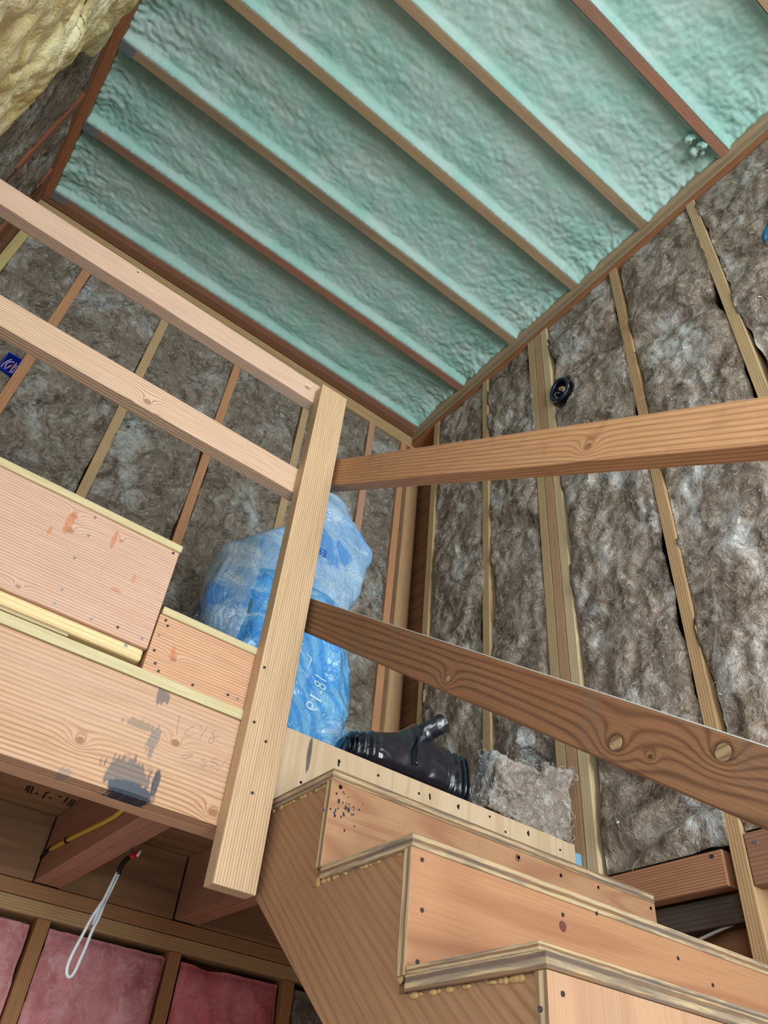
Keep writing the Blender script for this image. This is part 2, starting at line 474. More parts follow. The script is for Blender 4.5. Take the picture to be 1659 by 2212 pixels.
# =================================================================== THE SETTING
XR, YF, XL, ZC = 1.70, 2.41, -0.47, 3.25      # framing planes: right wall, far wall, left wall; underside of the rafters
sheath = plyface('wall_sheathing', srgb(150, 100, 62), srgb(105, 66, 40), 'Y')
sheath_x = plyface('wall_sheathing_far', srgb(150, 100, 62), srgb(105, 66, 40), 'X')
conc = plain('concrete', srgb(186, 180, 172), 0.8)
S = dict(kind='structure', bevel=0)
box('floor', -0.58, 1.82, -3.2, 2.56, -1.62, -H, conc, **S)
box('wall_right', XR + 0.09, XR + 0.11, -3.2, 2.56, -H, 3.45, sheath, **S)
box('wall_far', XL - 0.11, XR + 0.11, 2.545, 2.565, -H, 3.45, sheath_x, **S)
# left wall with a window behind the camera and an added opening for the low fill
for i, (a, b, c, d) in enumerate([(-3.2, -1.6, -H, 3.45), (-0.2, 2.56, 0.10, 3.45), (-0.2, 2.56, -H, -1.05), (-0.2, 0.0, -1.05, 0.10), (0.9, 2.56, -1.05, 0.10), (-1.6, -0.2, -H, 0.2), (-1.6, -0.2, 1.9, 3.45)]):
    box('wall_left', XL - 0.11, XL - 0.09, a, b, c, d, sheath, **S)
for a, b, c, d in [(-0.58, -0.3, -H, 3.45), (1.5, 1.82, -H, 3.45), (-0.3, 1.5, -H, -1.35), (-0.3, 1.5, 2.3, 3.45)]:
    box('wall_back', a, b, -3.22, -3.2, c, d, sheath_x, **S)
box('ceiling', -0.58, 1.82, -3.2, 2.56, 3.43, 3.45, sheath, **S)
winf = plain('window_white', srgb(225, 225, 222), 0.5)
for nm, pts in (('window_1', None),):
    wf = thing(nm, None, None, (0.6, -3.2, -1.35)); wf['kind'] = 'structure'
    for a in (-0.3, 0.57, 1.44): box('window_frame', a, a + 0.06, -3.24, -3.18, -1.35, 2.3, winf, wf)
    for a in (-1.35, 0.4, 2.24): box('window_frame', -0.3, 1.5, -3.24, -3.18, a, a + 0.06, winf, wf)
wf = thing('window_2', None, None, (XL - 0.1, -0.9, 0.2)); wf['kind'] = 'structure'
for a in (-1.6, -0.93, -0.26): box('window_frame', XL - 0.13, XL - 0.07, a, a + 0.06, 0.2, 1.9, winf, wf)
for a in (0.2, 1.84): box('window_frame', XL - 0.13, XL - 0.07, -1.6, -0.2, a, a + 0.06, winf, wf)

wf = thing('low_fill_opening', None, None, (XL - 0.1, 0.45, -1.05)); wf['kind'] = 'structure'  # invented opening and frame, added only to let the low fill in
for a in (0.0, 0.85): box('window_frame', XL - 0.13, XL - 0.07, a, a + 0.05, -1.05, 0.10, winf, wf)
for a in (-1.05, 0.05): box('window_frame', XL - 0.13, XL - 0.07, 0.0, 0.9, a, a + 0.05, winf, wf)

# =================================================================== RAFTERS AND FOAM
RY = [2.352, 1.965, 1.574, 1.170, 0.775, 0.373, -0.03, -0.43]
rl = ['rafter against the far wall, dark brown, first of the row', 'second rafter from the far wall, brown, with grey hanger at its end',
      'third rafter from the far wall, tan, with grey hanger and dark spots', 'fourth rafter from the far wall, tan, running up to the picture top',
      'fifth rafter from the far wall, orange-tan with chipped foam edge', 'sixth rafter from the far wall, reddish with white foam smears',
      'seventh rafter from the far wall, only its corner at upper right', 'rafter nearest overhead, the last of the row']
hang_m = plain('galvanised', srgb(128, 134, 140), 0.5, 0.5, 0.35)
for i, y in enumerate(RY):
    r = thing('rafter', rl[i], 'rafter', (0.6, y, ZC), 'ceiling rafters')
    box('beam_body', XL + 0.03, XR - 0.022, y - 0.019, y + 0.019, ZC, 3.425, (rafter_r if i in (0, 5, 1) else rafter_m), r)
    x0 = XL + 0.03
    if i < 4:
        h_ = box('hanger', x0 - 0.002, x0 + 0.062, y - 0.0200, y + 0.0200, ZC - 0.003, ZC + 0.05, hang_m, r, bevel=0.001)
        h_['label'] = 'grey galvanised hanger'
fl = ['mint spray foam bay beside the far wall, narrow lumpy left end', 'second bay of mint spray foam from the far wall',
      'third bay of mint spray foam from the far wall', 'fourth bay of mint spray foam, long ripples over the post',
      'fifth bay of pale mint spray foam, between tan and orange rafters', 'sixth bay of spray foam with a dripping clump at its right end',
      'seventh bay of pale spray foam near the upper right corner']


def foambay(y0, y1, seed, label):
    """y0 < y1: faces of neighbouring rafters. Foam climbs down both rafter sides as a thin skin, bulges between them"""
    x0, x1 = XL + 0.03, XR - 0.02
    nx, ny = int((x1 - x0) / 0.0075), 52
    V, F = [], []
    for i in range(nx + 1):
        x = x0 + (x1 - x0) * i / nx
        ex = min(i, nx - i) / nx * (x1 - x0)
        for j in range(ny + 1):
            s = j / ny; y = y0 + (y1 - y0) * s
            ed = min(y - y0, y1 - y)
            # cove: skin on the rafter side then flat field
            cov = math.exp(-(max(ed, 0.0) / 0.008) ** 1.3)
            z = 3.306 - 0.053 * cov
            z -= 0.030 * math.exp(-ex / 0.03)
            wv = fb(x * 2.6 + seed, y * 7 + seed, 0.5, 3)
            rp = fb(x * 11 + seed * 2 + wv, y * 19, 1.5, 3)
            lum = noise.cell_vector(Vector((0, 0, 0)))  # keeps the noise module warm
            vo = noise.voronoi(Vector((x * 42 + seed + rp, y * 60, 0)))[0][0]
            endl = 1.0 + 2.2 * math.exp(-ex / 0.14)
            z += (0.010 * wv + 0.0028 * rp) * (1 - cov * 0.9) * endl ** 0.8
            z += (vo - 0.4) * 0.0045 * endl * (1 - cov * 0.8)
            z += 0.003 * fb(x * 60, y * 60, seed, 2) * endl * (1 - cov * .7)
            V.append((x, y, max(z, 3.2535 + 0.004 * fb(x * 30, seed, 0, 2))))
    for i in range(nx):
        for j in range(ny):
            a = i * (ny + 1) + j; F.append((a, a + 1, a + ny + 2, a + ny + 1))
    # closed back against the roof deck
    b = len(V)
    for i in (0, nx):
        for j in (0, ny): V.append((x0 + (x1 - x0) * i / nx, y0 + (y1 - y0) * j / ny, 3.425))
    F.append((b, b + 1, b + 3, b + 2))
    F.append(tuple([j for j in range(ny + 1)]) + (b + 1, b)); F.append(tuple([nx * (ny + 1) + j for j in range(ny, -1, -1)]) + (b + 2, b + 3))
    F.append(tuple(i * (ny + 1) for i in range(nx, -1, -1)) + (b, b + 2)); F.append(tuple(i * (ny + 1) + ny for i in range(nx + 1)) + (b + 3, b + 1))
    o = mesh_obj('spray_foam', V, F, foam, smooth=True)
    return tag(o, label, 'foam insulation', 'spray foam between the rafters')


for i in range(7):
    f = foambay(RY[i + 1] + 0.0205, RY[i] - 0.0205, i * 3.3 + 1, fl[i])
# foam clump at the sixth bay's end
rng = random.Random(3); V, F = [], []
bmc = bmesh.new()
for k in range(7):
    c = Vector((1.56 + rng.uniform(-0.06, 0.08), 0.425 + rng.uniform(-0.018, 0.03), 3.276 + rng.uniform(-0.01, 0.012)))
    q = bmesh.ops.create_icosphere(bmc, subdivisions=3, radius=rng.uniform(0.010, 0.021), matrix=Matrix.Translation(c))
    for v in q['verts']: v.co += (v.co - c) * 0.5 * fb(v.co.x * 60, v.co.y * 60, v.co.z * 60, 2)
me = bpy.data.meshes.new('foam_clump'); org = Vector((1.56, 0.43, 3.24))
for v in bmc.verts: v.co -= org
bmc.to_mesh(me); bmc.free(); me.polygons.foreach_set('use_smooth', [True] * len(me.polygons))
tag(link('foam_clump', me, foam, None, org), 'small dripping lump of mint foam beside the reddish rafter end', 'foam lump')

# plates under the rafters
tag(box('top_plate', XL - 0.09, XR + 0.09, 2.374, 2.4085, 3.2495, 3.30, plate_xd), 'dark wooden strip between the far rafter and the pale far wall plate', 'plate', )
tag(box('top_plate', XL - 0.09, XR + 0.09, YF, YF + 0.09, 3.168, 3.206, plate_x), 'pale tan lower top plate along the far wall', 'plate')
tag(box('top_plate', XL - 0.09, XR + 0.09, YF - 0.001, YF + 0.09, 3.208, 3.2485, plate_x), 'pale tan upper top plate along the far wall under the foam', 'plate')
tag(box('top_plate', XR - 0.02, XR + 0.018, -0.8, 2.40, 3.262, 3.30, plate_y), 'weathered grey-green edge board along the right wall below the foam', 'plate')
tag(box('top_plate', XR, XR + 0.09, -0.8, 2.42, 3.222, 3.26, plate_y), 'tan top plate along the right wall above the studs', 'plate')
tag(box('top_plate', XR + 0.004, XR + 0.09, -0.8, 2.42, 3.182, 3.219, plate_yo), 'orange lower top plate of the right wall, peeking over the batts', 'plate')
tag(box('rim_board', XL - 0.03, XL + 0.029, -0.8, 2.3735, 3.25, 3.42, plate_yo), 'reddish-brown rim board carrying the left rafter ends', 'board')
tag(box('top_plate', XL - 0.09, XL - 0.004, -0.8, 2.405, 3.20, 3.249, wm('plate_y2', srgb(150, 104, 68), srgb(104, 68, 44), 'Y', 80, 1.4, .5)), 'brown top plate of the left side wall', 'plate')

# =================================================================== FAR WALL, upper storey
Z0 = 0.79
FX = [-0.441, -0.156, 0.234, 0.627, 1.030, 1.432]
fn = ['yellowish stud at the far left corner of the upper far wall', 'stud by the blue outlet box on the far wall', 'tan far-wall stud crossing behind both left rails',
      'orange-tan stud with a dark knot, right of the upper curb', 'stud rising out behind the blue bag and the post', 'pinkish stud just right of the blue bag']
fm_ = [wm('stud_yellow', srgb(214, 190, 116), srgb(176, 142, 74), 'Z', 80, 1.5, .6), stud_org, stud_tan, stud_org, stud_tan, wm('stud_pink', srgb(214, 158, 124), srgb(170, 110, 80), 'Z', 80, 1.5, .6)]
for x, l, mm in zip(FX, fn, fm_):
    box('wall_stud', x - 0.019, x + 0.019, YF, YF + 0.09, Z0, 3.168, mm, label=l, cat='stud', group='studs of the far wall')
box('wall_stud', 1.634, 1.672, YF, YF + 0.09, Z0, 3.168, stud_org, label='orange stud next to the far corner of the room', cat='stud', group='studs of the far wall')
osb = wm('corner_edge', srgb(150, 112, 72), srgb(96, 66, 40), 'Z', 60, 2, .8, dirt=.5)
box('corner_strip', 1.676, 1.692, YF + 0.004, YF + 0.09, Z0, 3.168, osb, label='rough brown strip between the corner stud and the corner board', cat='board')
box('corner_board', 1.694, 1.775, YF - 0.006, YF + 0.06, 0.74, 3.168, wm('corner_tan', srgb(206, 160, 108), srgb(160, 112, 68), 'Z', 60, 1.6, .55), bevel=0.012,
    label='wide round-edged tan board in the far corner', cat='board')
fb_l = ['grey-brown batt in the far left corner bay beside the blue outlet box', 'grey-brown batt right of the outlet box stud', 'grey-brown batt above the upper curb with pale tufts',
        'grey-brown batt between the orange-tan stud and the post', 'grey-brown batt behind the blue bag and post', 'narrow grey-brown batt beside the far corner boards']
edges = [FX[0], FX[1], FX[2], FX[3], FX[4], FX[5], 1.653]
for i in range(6):
    batt('insulation_batt', 'far', edges[i] + 0.017, edges[i + 1] - 0.018, Z0 + 0.005, 3.164, brown, 11 + i, fb_l[i], holes=([(-0.236, -0.15, 2.208, 2.318)] if i == 0 else ()), front=YF, rec=-0.008, fibres=25, group='batts of the far wall', wig=0.010, puff=0.014)

# =================================================================== LEFT SIDE WALL
LY = [1.02, 1.42, 1.83, 2.22]
ll = ['red-brown stud low on the left side wall, mostly under the yellow wool', 'red-brown stud of the left side wall below the yellow batt', 'thin red-brown stud of the left side wall, right of the others',
      'dark stud of the left side wall next to the far corner']
for y, l in zip(LY, ll):
    box('wall_stud', XL - 0.088, XL, y - 0.019, y + 0.019, 1.05, 3.199, wm('stud_red', srgb(170, 100, 62), srgb(118, 62, 38), 'Z', 80, 1.5, .6), label=l, cat='stud', group='studs of the left side wall')
lb = ['grey-brown batt at left, mostly hidden by yellow wool', 'grey-brown batt below the yellow wool on the left wall', 'grey-brown batt on the left side wall between red studs', 'dark narrow batt in the far left corner of the side wall']
le = [0.60] + LY
for i in range(4):
    batt('insulation_batt', 'left', le[i] + 0.017, le[i + 1] - 0.017, 1.06, 3.19, brown, 41 + i, lb[i], front=XL, rec=-0.014, fibres=12, group='batts of the left side wall', wig=0.02, puff=0.014, amp=0.014)

# =================================================================== RIGHT WALL
RS = [(1.804, stud_tan, 'thin tan stud between the far corner and the triple stud'), (0.978, wm('stud_r2', srgb(206, 164, 110), srgb(150, 106, 62), 'Z', 90, 1.5, .7), 'crooked-looking tan stud right of the triple stud, reaching the lower rail'),
      (0.573, stud_tan, 'bright tan stud near the right edge of the photo'), (0.165, stud_tan, 'stud beyond the right edge of the photo')]
for y, mm, l in RS:
    box('wall_stud', XR, XR + 0.089, y - 0.019, y + 0.019, -H, 3.181, mm, label=l, cat='stud', group='studs of the right wall')
tri = [(1.462, 'left board of the tight triple stud'), (1.420, 'middle board of the tight triple stud'), (1.378, 'right board of the tight triple stud, pale edge')]
tm = [stud_tan, wm('stud_r3', srgb(200, 158, 112), srgb(158, 104, 66), 'Z', 80, 1.5, .6), wm('stud_r4', srgb(222, 194, 146), srgb(186, 146, 94), 'Z', 80, 1.2, .5)]
for (y, l), mm in zip(tri, tm):
    box('wall_stud', XR, XR + 0.089, y, y + 0.0385, -H, 3.181, mm, label=l, cat='stud', group='studs of the right wall')
box('wall_stud', XR, XR + 0.089, 2.165, 2.203, 0.74, 3.181, stud_tan, label='pale stud right of the dark slot in the far corner', cat='stud', group='studs of the right wall')
rb = [(2.163, 1.825, 0.745, 'brown-grey batt right of the corner slot', 61), (1.783, 1.504, 0.745, 'narrow brown-grey batt left of the triple stud with a torn roll', 62),
      (1.374, 1.0, 0.684, 'broad brown-grey batt right of the triple stud, crumpled at its foot', 63), (0.957, 0.594, 0.705, 'brown-grey batt with pale fluff behind both right rails', 64),
      (0.552, 0.186, 0.62, 'brown-grey batt at the right edge of the photo', 65)]
for a, b, z0, l, sd in rb:
    fz = {62: [(2.03, 0.5, 0.035), (1.1, -0.3, 0.05)], 63: [(0.80, -0.25, 0.022), (0.90, 0.12, 0.025), (2.75, 0.2, 0.06)], 64: [(2.5, 0.3, 0.05)]}.get(sd, [])
    batt('insulation_batt', 'right', b, a, z0 + 0.003, 3.178, brown_r, sd, l, holes=([(1.27, 1.40, 2.53, 2.75)] if sd == 63 else ()), front=XR, rec=-0.010, fibres=150, crumbs=28, group='batts of the right wall', wig=0.020, amp=0.020, puff=0.020,
         folds=0.04 if fz else 0, foldz=fz, cell=0.009)
# rim blocks between the studs at loft-floor level
blk = wm('block_wood', srgb(190, 130, 88), srgb(128, 78, 50), 'Y', 90, 1.2, 0.9)
blk2 = wm('block_wood2', srgb(160, 112, 82), srgb(110, 70, 52), 'Y', 60, 1.4, 0.6, dirt=0.5)
b1 = box('blocking', XR, XR + 0.038, 1.018, 1.372, 0.599, 0.680, blk, label='orange-brown block between the triple stud and the tan stud', cat='wood block')
disc('nail_head', (XR, 1.045, 0.668), (-1, 0, 0), 0.006, screw_m, b1)
b2 = box('blocking', XR, XR + 0.038, 0.595, 0.956, 0.588, 0.700, blk2, label='weathered block right of the tan stud, shiny nail head', cat='wood block')
disc('nail_head', (XR, 0.93, 0.675), (-1, 0, 0), 0.006, screw_l, b2)
box('blocking', XR + 0.044, XR + 0.086, 1.0, 1.375, 0.535, 0.595, wm('block_dark', srgb(92, 78, 68), srgb(60, 48, 42), 'Y', 50, 1.2, 0.5, dirt=.6), label='dark weathered timber recessed below the orange-brown block', cat='wood block')
tube('cable', curve([(1.755, 1.30, 0.485), (1.757, 1.15, 0.520), (1.757, 1.06, 0.538), (1.757, 1.0, 0.545)]), 0.0035, plain('white_cable', srgb(200, 198, 190), 0.4), label='thin white cable in the dark wall cavity at lower right', cat='cable')

# =================================================================== LOFT: floor, joists, beam, curbs
sub = plyface('subfloor_ply', srgb(176, 136, 92), srgb(132, 94, 58), 'X')
lf = box('floor_loft', XL, XR - 0.002, 1.475, 2.50, 0.771, 0.789, sub, **S)
lf2 = box('floor_landing', 0.70, 1.60, 1.39, 1.474, 0.720, 0.738, sub, **S)
box('floor_landing_edge', 0.70, 1.60, 1.4745, 1.4935, 0.720, 0.770, sub, **S)
ink = plain('stamp_ink', srgb(40, 28, 24), 0.8, 0.1)
L = []
for (a, b, c, d) in [(66, 1697, 59, 1712), (72, 1699, 66, 1714), (77, 1712, 82, 1716), (98, 1714, 92, 1724), (98, 1714, 106, 1711), (106, 1722, 111, 1725), (126, 1719, 134, 1722), (138, 1733, 148, 1722),
                     (146, 1738, 157, 1727), (151, 1741, 162, 1729), (168, 1744, 176, 1740), (176, 1740, 183, 1735), (170, 1736, 178, 1732), (61, 1697, 55, 1707)]:
    L.append([at(a, b, 'z', 0.7705), at(c, d, 'z', 0.7705)])
strokes('ink_stamp', L, 0.0022, ink, lf, label='faded black stamped characters')
jd = thing('floor_joist', 'double joist under the loft, lit underside, white cord hanging beside it', 'joist', (0.607, 1.95, 0.587))
box('joist_ply', 0.569, 0.606, 1.453, 2.44, 0.587, 0.770, dark_y, jd); box('joist_ply', 0.6075, 0.645, 1.453, 2.44, 0.587, 0.770, dark_y, jd)
jd2 = thing('floor_joist', 'dark joist under the loft behind the foot of the post', 'joist', (1.05, 1.95, 0.587))
box('joist_ply', 1.005, 1.043, 1.453, 2.44, 0.587, 0.770, dark_y, jd2); box('joist_ply', 1.0445, 1.085, 1.453, 2.44, 0.587, 0.770, dark_y, jd2)
box('floor_joist', 0.10, 0.138, 1.453, 2.44, 0.587, 0.770, dark_y, label='joist under the loft, left of the photo edge', cat='joist')
rim = box('plywood_board', 0.139, 0.567, 2.445, 2.463, 0.588, 0.770, ply_dark, label='plywood panel closing the bay left of the double joist', cat='panel')
disc('cable_hole', tuple(at(97, 1853, 'y', 2.445)), (0, -1, 0), 0.016, hole_m, rim, h=0.001)
box('plywood_board', 0.647, 1.003, 2.445, 2.463, 0.588, 0.770, ply_dark, label='dark plywood panel between the double joist and the next joist', cat='panel')
box('plywood_board', 1.087, 1.66, 2.445, 2.463, 0.588, 0.770, ply_dark, label='brown plywood panel between the dark joist and the stairs', cat='panel')
box('rim_trim', 0.570, 0.600, YF - 0.012, YF + 0.004, 0.588, 0.768, wm('panel_edge', srgb(160, 120, 96), srgb(110, 80, 62), 'Z', 60, 1, .4), label='narrow upright strip at the end of the left panel', cat='board') if False else None

# front beam (two plies) with knots and dark stain
kb = [(at(173, 1599, 'y', 1.37), 0.007), (at(379, 1605, 'y', 1.37), 0.0075), (at(460, 1755, 'y', 1.37), 0.008)]
a1 = at(270, 1695, 'y', 1.37); a2 = at(262, 1640, 'y', 1.37); a3 = at(350, 1505, 'y', 1.37); a4 = at(300, 1565, 'y', 1.37); a5 = at(330, 1600, 'y', 1.37); a6 = at(315, 1712, 'y', 1.37); a7 = at(140, 1668, 'y', 1.37)
sc_ = srgb(58, 70, 84)
beam_m = wood('beam_wood', srgb(210, 166, 120), srgb(176, 112, 68), 'X', 62, 1.7, 0.85, knots=kb, blotch=srgb(214, 172, 146), bamt=0.5, wscale=8, random_shift=False,
              stains=[((0.424, 1.37, 0.509), (0.050, 0.2, 0.017), 0.92, sc_, 0.9), ((0.412, 1.37, 0.532), (0.050, 0.2, 0.034), 0.70, srgb(78, 88, 98), 2.6), ((0.466, 1.37, 0.534), (0.0075, 0.03, 0.030), 0.85, sc_, 1.2),
                      ((0.428, 1.37, 0.5015), (0.048, 0.2, 0.0055), 0.97, srgb(40, 48, 58), 0.5), ((0.400, 1.385, 0.499), (0.0035, 0.03, 0.006), 0.8, sc_, 0.8), ((0.418, 1.39, 0.499), (0.0035, 0.035, 0.006), 0.8, sc_, 0.8), ((0.447, 1.388, 0.499), (0.004, 0.032, 0.006), 0.8, sc_, 0.8),
                      ((a3.x, 1.37, a3.z), (0.015, 0.05, 0.020), 0.70, srgb(84, 88, 98), 2.2),
                      ((a4.x, 1.37, a4.z), (0.034, 0.05, 0.010), 0.50, srgb(112, 108, 100), 2.4), ((a5.x, 1.37, a5.z), (0.012, 0.05, 0.034), 0.55, srgb(92, 104, 112), 2.4),
                      ((a7.x, 1.37, a7.z), (0.013, 0.05, 0.010), 0.40, srgb(110, 112, 122), 2.4)])
bt = thing('loft_beam', 'wide front beam of the loft with blue-black stain and pencil writing', 'beam', (0.1, 1.41, 0.5))
bf = box('front_ply', XL - 0.08, 0.69, 1.37, 1.409, 0.499, 0.711, beam_m, bt)
box('back_ply', XL - 0.08, 0.69, 1.4105, 1.450, 0.499, 0.711, wm('beam_back', srgb(226, 176, 130), srgb(170, 108, 68), 'X', 70, 1.4, 0.7), bt)
pen = plain('pencil', srgb(128, 104, 92), 0.8, 0.1)
def pl(pts, y=1.3695): return [at(280 + a / 6.636, 1480 + b / 6.636, 'y', y) for a, b in pts]
PW = [[(920, 590), (870, 615), (810, 650), (800, 690), (840, 715), (900, 712), (930, 705)], [(1015, 575), (1028, 610), (1036, 645)], [(1120, 605), (1060, 680), (1000, 770)],
      [(1225, 645), (1195, 665), (1185, 700), (1215, 745), (1200, 800), (1160, 835), (1135, 815), (1145, 770), (1200, 745), (1290, 742)],
      [(905, 990), (850, 990), (780, 1000), (740, 1025), (760, 1050), (830, 1045), (890, 1010), (905, 985)],
      [(1020, 1080), (1060, 1070), (1080, 1065)], [(1045, 1085), (1100, 1115), (1100, 1150), (1055, 1170), (1015, 1155)], [(1210, 1050), (1255, 1055)],
      [(1200, 1055), (1170, 1090), (1215, 1105), (1262, 1135), (1240, 1165), (1185, 1160), (1155, 1140)], [(1392, 1075), (1320, 1150), (1250, 1230)],
      [(716, 415), (700, 520), (680, 640), (676, 715)]]
strokes('pencil_writing', [curve(pl(p), 14) if len(p) > 2 else pl(p) for p in PW], 0.00028, pen, bf, label='faint pencil figures 2 x 8 and 2 55 /')
strip = wood('floor_edge', srgb(220, 204, 150), srgb(178, 150, 98), 'X', 190, 1.4, 0.8, wscale=14)
box('floor_edge_strip', XL - 0.08, 0.605, 1.366, 1.46, 0.7125, 0.7345, strip, label='pale plywood edge strip on top of the stained beam', cat='plywood strip')
# thin layers showing in the gap
tq = box('shim_strip', XL, 0.375, 1.380, 1.44, 0.7348, 0.7395, wm('shim', srgb(205, 186, 136), srgb(150, 104, 70), 'X', 90, 1, .7), label='thin layered shim in the gap under the yellow ledger', cat='shim')
box('shim_strip', XL, 0.222, 1.373, 1.44, 0.7405, 0.7465, W['shim'], label='short upper shim ending in a dark notch', cat='shim')
led = box('ledger_strip', XL, 0.368, 1.374, 1.44, 0.7495, 0.7775, wood('ledger', srgb(240, 214, 150), srgb(206, 164, 100), 'X', 60, 1.0, 0.6, wscale=6), bevel=0.006, label='smooth yellow ledger under the upper curb board', cat='ledger')
disc('screw', tuple(at(272, 1394, 'y', 1.374)), (0, -1, 0), 0.0045, screw_l, led)
K1 = [(at(160, 1115, 'y', 1.37), 0.006), (at(150, 1145, 'y', 1.37), 0.0075), (at(262, 1168, 'y', 1.37), 0.004), (at(39, 1267, 'y', 1.37), 0.004)]
curb_m = wood('curb_wood', srgb(218, 178, 150), srgb(190, 126, 96), 'X', 88, 1.5, 0.75, knots=K1, blotch=srgb(228, 160, 124), bamt=0.35, random_shift=False,
              stains=[((q_.x, 1.37, q_.z), (rx_, 0.05, rz_), am_, srgb(196, 116, 70), 1.2) for q_, rx_, rz_, am_ in [(at(150, 1130, 'y', 1.37), 0.009, 0.034, .6), (at(108, 1145, 'y', 1.37), 0.004, 0.012, .6), (at(247, 1165, 'y', 1.37), 0.006, 0.026, .6), (at(289, 1250, 'y', 1.37), 0.004, 0.012, .5), (at(250, 1275, 'y', 1.37), 0.012, 0.005, .5)]])
c1 = thing('curb_board', 'upper pinkish curb board with knots and screws, left above the beam', 'board', (0, 1.39, 0.78))
cb = box('board', XL, 0.371, 1.37, 1.408, 0.779, 1.025, curb_m, c1)
box('plywood_cap', XL, 0.373, 1.366, 1.62, 1.0255, 1.0435, strip, c1)
for (u, v, bright) in [(205, 1118, 1), (191, 1157, 1), (161, 1205, 1), (134, 1274, 1), (118, 1303, 1), (197, 1337, 1), (254, 1355, 0), (374, 1195, 0), (307, 1379, 1)]:
    disc('screw', tuple(at(u, v, 'y', 1.37)), (0, -1, 0), 0.0033, screw_l if bright else screw_m, cb)
# platform deck behind the caps
pf = thing('platform', 'raised plywood platform behind the upper curb board', 'platform', (-0.05, 1.9, 0.79))
box('deck', XL, 0.371, 1.622, 2.40, 1.026, 1.044, strip, pf)
box('side', 0.350, 0.371, 1.410, 2.40, 0.79, 1.0253, curb_m, pf)
K2 = [(at(375, 1425, 'y', 1.37), 0.005)]
curb2_m = wood('curb2_wood', srgb(222, 172, 128), srgb(176, 112, 72), 'X', 88, 1.3, 0.75, knots=K2, random_shift=False, blotch=srgb(216, 140, 92), bamt=0.25, stains=[((at(372, 1412, 'y', 1.37).x, 1.37, at(372, 1412, 'y', 1.37).z), (0.005, 0.05, 0.020), 0.6, srgb(196, 112, 62), 1.0)])
c2 = thing('curb_board', 'lower curb board between the upper one and the post', 'board', (0.53, 1.39, 0.735))
cb2 = box('board', 0.374, 0.69, 1.37, 1.408, 0.7352, 0.866, curb2_m, c2)
box('plywood_cap', 0.376, 0.69, 1.366, 1.52, 0.8665, 0.884, strip, c2)
for (u, v, b_) in [(358, 1340, 0), (362, 1352, 0), (343, 1372, 1), (333, 1405, 0), (335, 1433, 0), (342, 1450, 0), (416, 1480, 0), (492, 1501, 0), (513, 1510, 1)]:
    disc('screw', tuple(at(u, v, 'y', 1.37)), (0, -1, 0), 0.0033, screw_l if b_ else screw_m, cb2)

# =================================================================== POST AND RAILS
KP = [(at(570, 1442, 'y', 1.33), 0.0015)]
post_m = wood('post_wood', srgb(220, 184, 138), srgb(176, 128, 80), 'Z', 100, 1.0, 0.7, random_shift=False, wscale=7)
pst = thing('guard_post', 'long pale two-by-four post standing on the front of the beam', 'post', (0.646, 1.35, 0.39))
pb = prism('post_body', [(0.602, 0.39), (0.690, 0.39), (0.690, 1.780), (0.602, 1.780)], 'y', 1.33, 1.3685, post_m, pst, bevel=0.002)
for (u, v) in [(571, 1442), (549, 1560), (574, 1602), (545, 1713)]:
    disc('screw', tuple(at(u, v, 'y', 1.33)), (0, -1, 0), 0.0035, screw_m, pb)
rail_knots1 = [(at(664, 838, 'y', 1.37), 0.0075), (at(298, 588, 'y', 1.37), 0.0022)]
rail1_m = wood('rail_wood', srgb(234, 198, 170), srgb(186, 128, 96), 'X', 95, 1.1, 0.7, knots=rail_knots1, random_shift=False)
rail2_m = wood('rail2_wood', srgb(234, 198, 164), srgb(184, 126, 90), 'X', 80, 1.3, 0.75, knots=[(at(318, 868, 'y', 1.37), 0.0085)], random_shift=False)
rA = prism('guard_rail', [(XL, 1.742), (0.69, 1.727), (0.69, 1.811), (XL, 1.829)], 'y', 1.3695, 1.407, rail1_m, bevel=0.0025, label='upper horizontal pale rail left of the post', cat='rail')
rB = prism('guard_rail', [(XL, 1.374), (0.69, 1.362), (0.69, 1.449), (XL, 1.461)], 'y', 1.3695, 1.407, rail2_m, bevel=0.0025, label='lower horizontal pale rail left of the post with a round knot', cat='rail')
disc('nail_hole', tuple(at(298, 588, 'y', 1.3695)), (0, -1, 0), 0.003, hole_m, rA, h=0.0003)


def grail(yf, zf, hf, yn, zn, hn, x0, x1, mat, label):
    """sloping rail, far end (yf, top zf, vertical height hf) to near end"""
    return prism('guard_rail', [(yf, zf), (yf, zf - hf), (yn, zn - hn), (yn, zn)], 'x', x0, x1, mat, bevel=0.002, label=label, cat='rail')


sl1 = math.atan(0.673); sl2 = math.atan(0.700)


def rot(p, a):   # eye coordinates turned with the stair slope (as the wood material does)
    r = Matrix.Rotation(-a, 3, 'X') @ Vector(p); return r


g1m = wood('stair_rail_wood', srgb(210, 154, 98), srgb(156, 98, 54), 'Y', 62, 1.4, 0.75, slope=sl1, random_shift=False, knots=[(rot(at(1270, 965, 'x', 0.70), sl1), 0.007)], blotch=srgb(214, 140, 110), bamt=0.25,
           dirt=0.25, dirtcol=srgb(110, 70, 40))
g2m = wood('stair_rail_old', srgb(142, 96, 58), srgb(72, 43, 26), 'Y', 38, 5.0, 0.75, slope=sl2, random_shift=False, wscale=9, blotch=srgb(150, 88, 46), bamt=0.5,
           knots=[(rot(at(968, 1466, 'x', 0.70), sl2), 0.007), (rot(at(1330, 1605, 'x', 0.70), sl2), 0.0115), (rot(at(1562, 1625, 'x', 0.70), sl2), 0.011), (rot(at(1405, 1635, 'x', 0.70), sl2), 0.003)],
           dirt=0.55, dirtcol=srgb(112, 96, 80))
gy = lambda y: 0.788 + 0.673 * (y - 0.232)
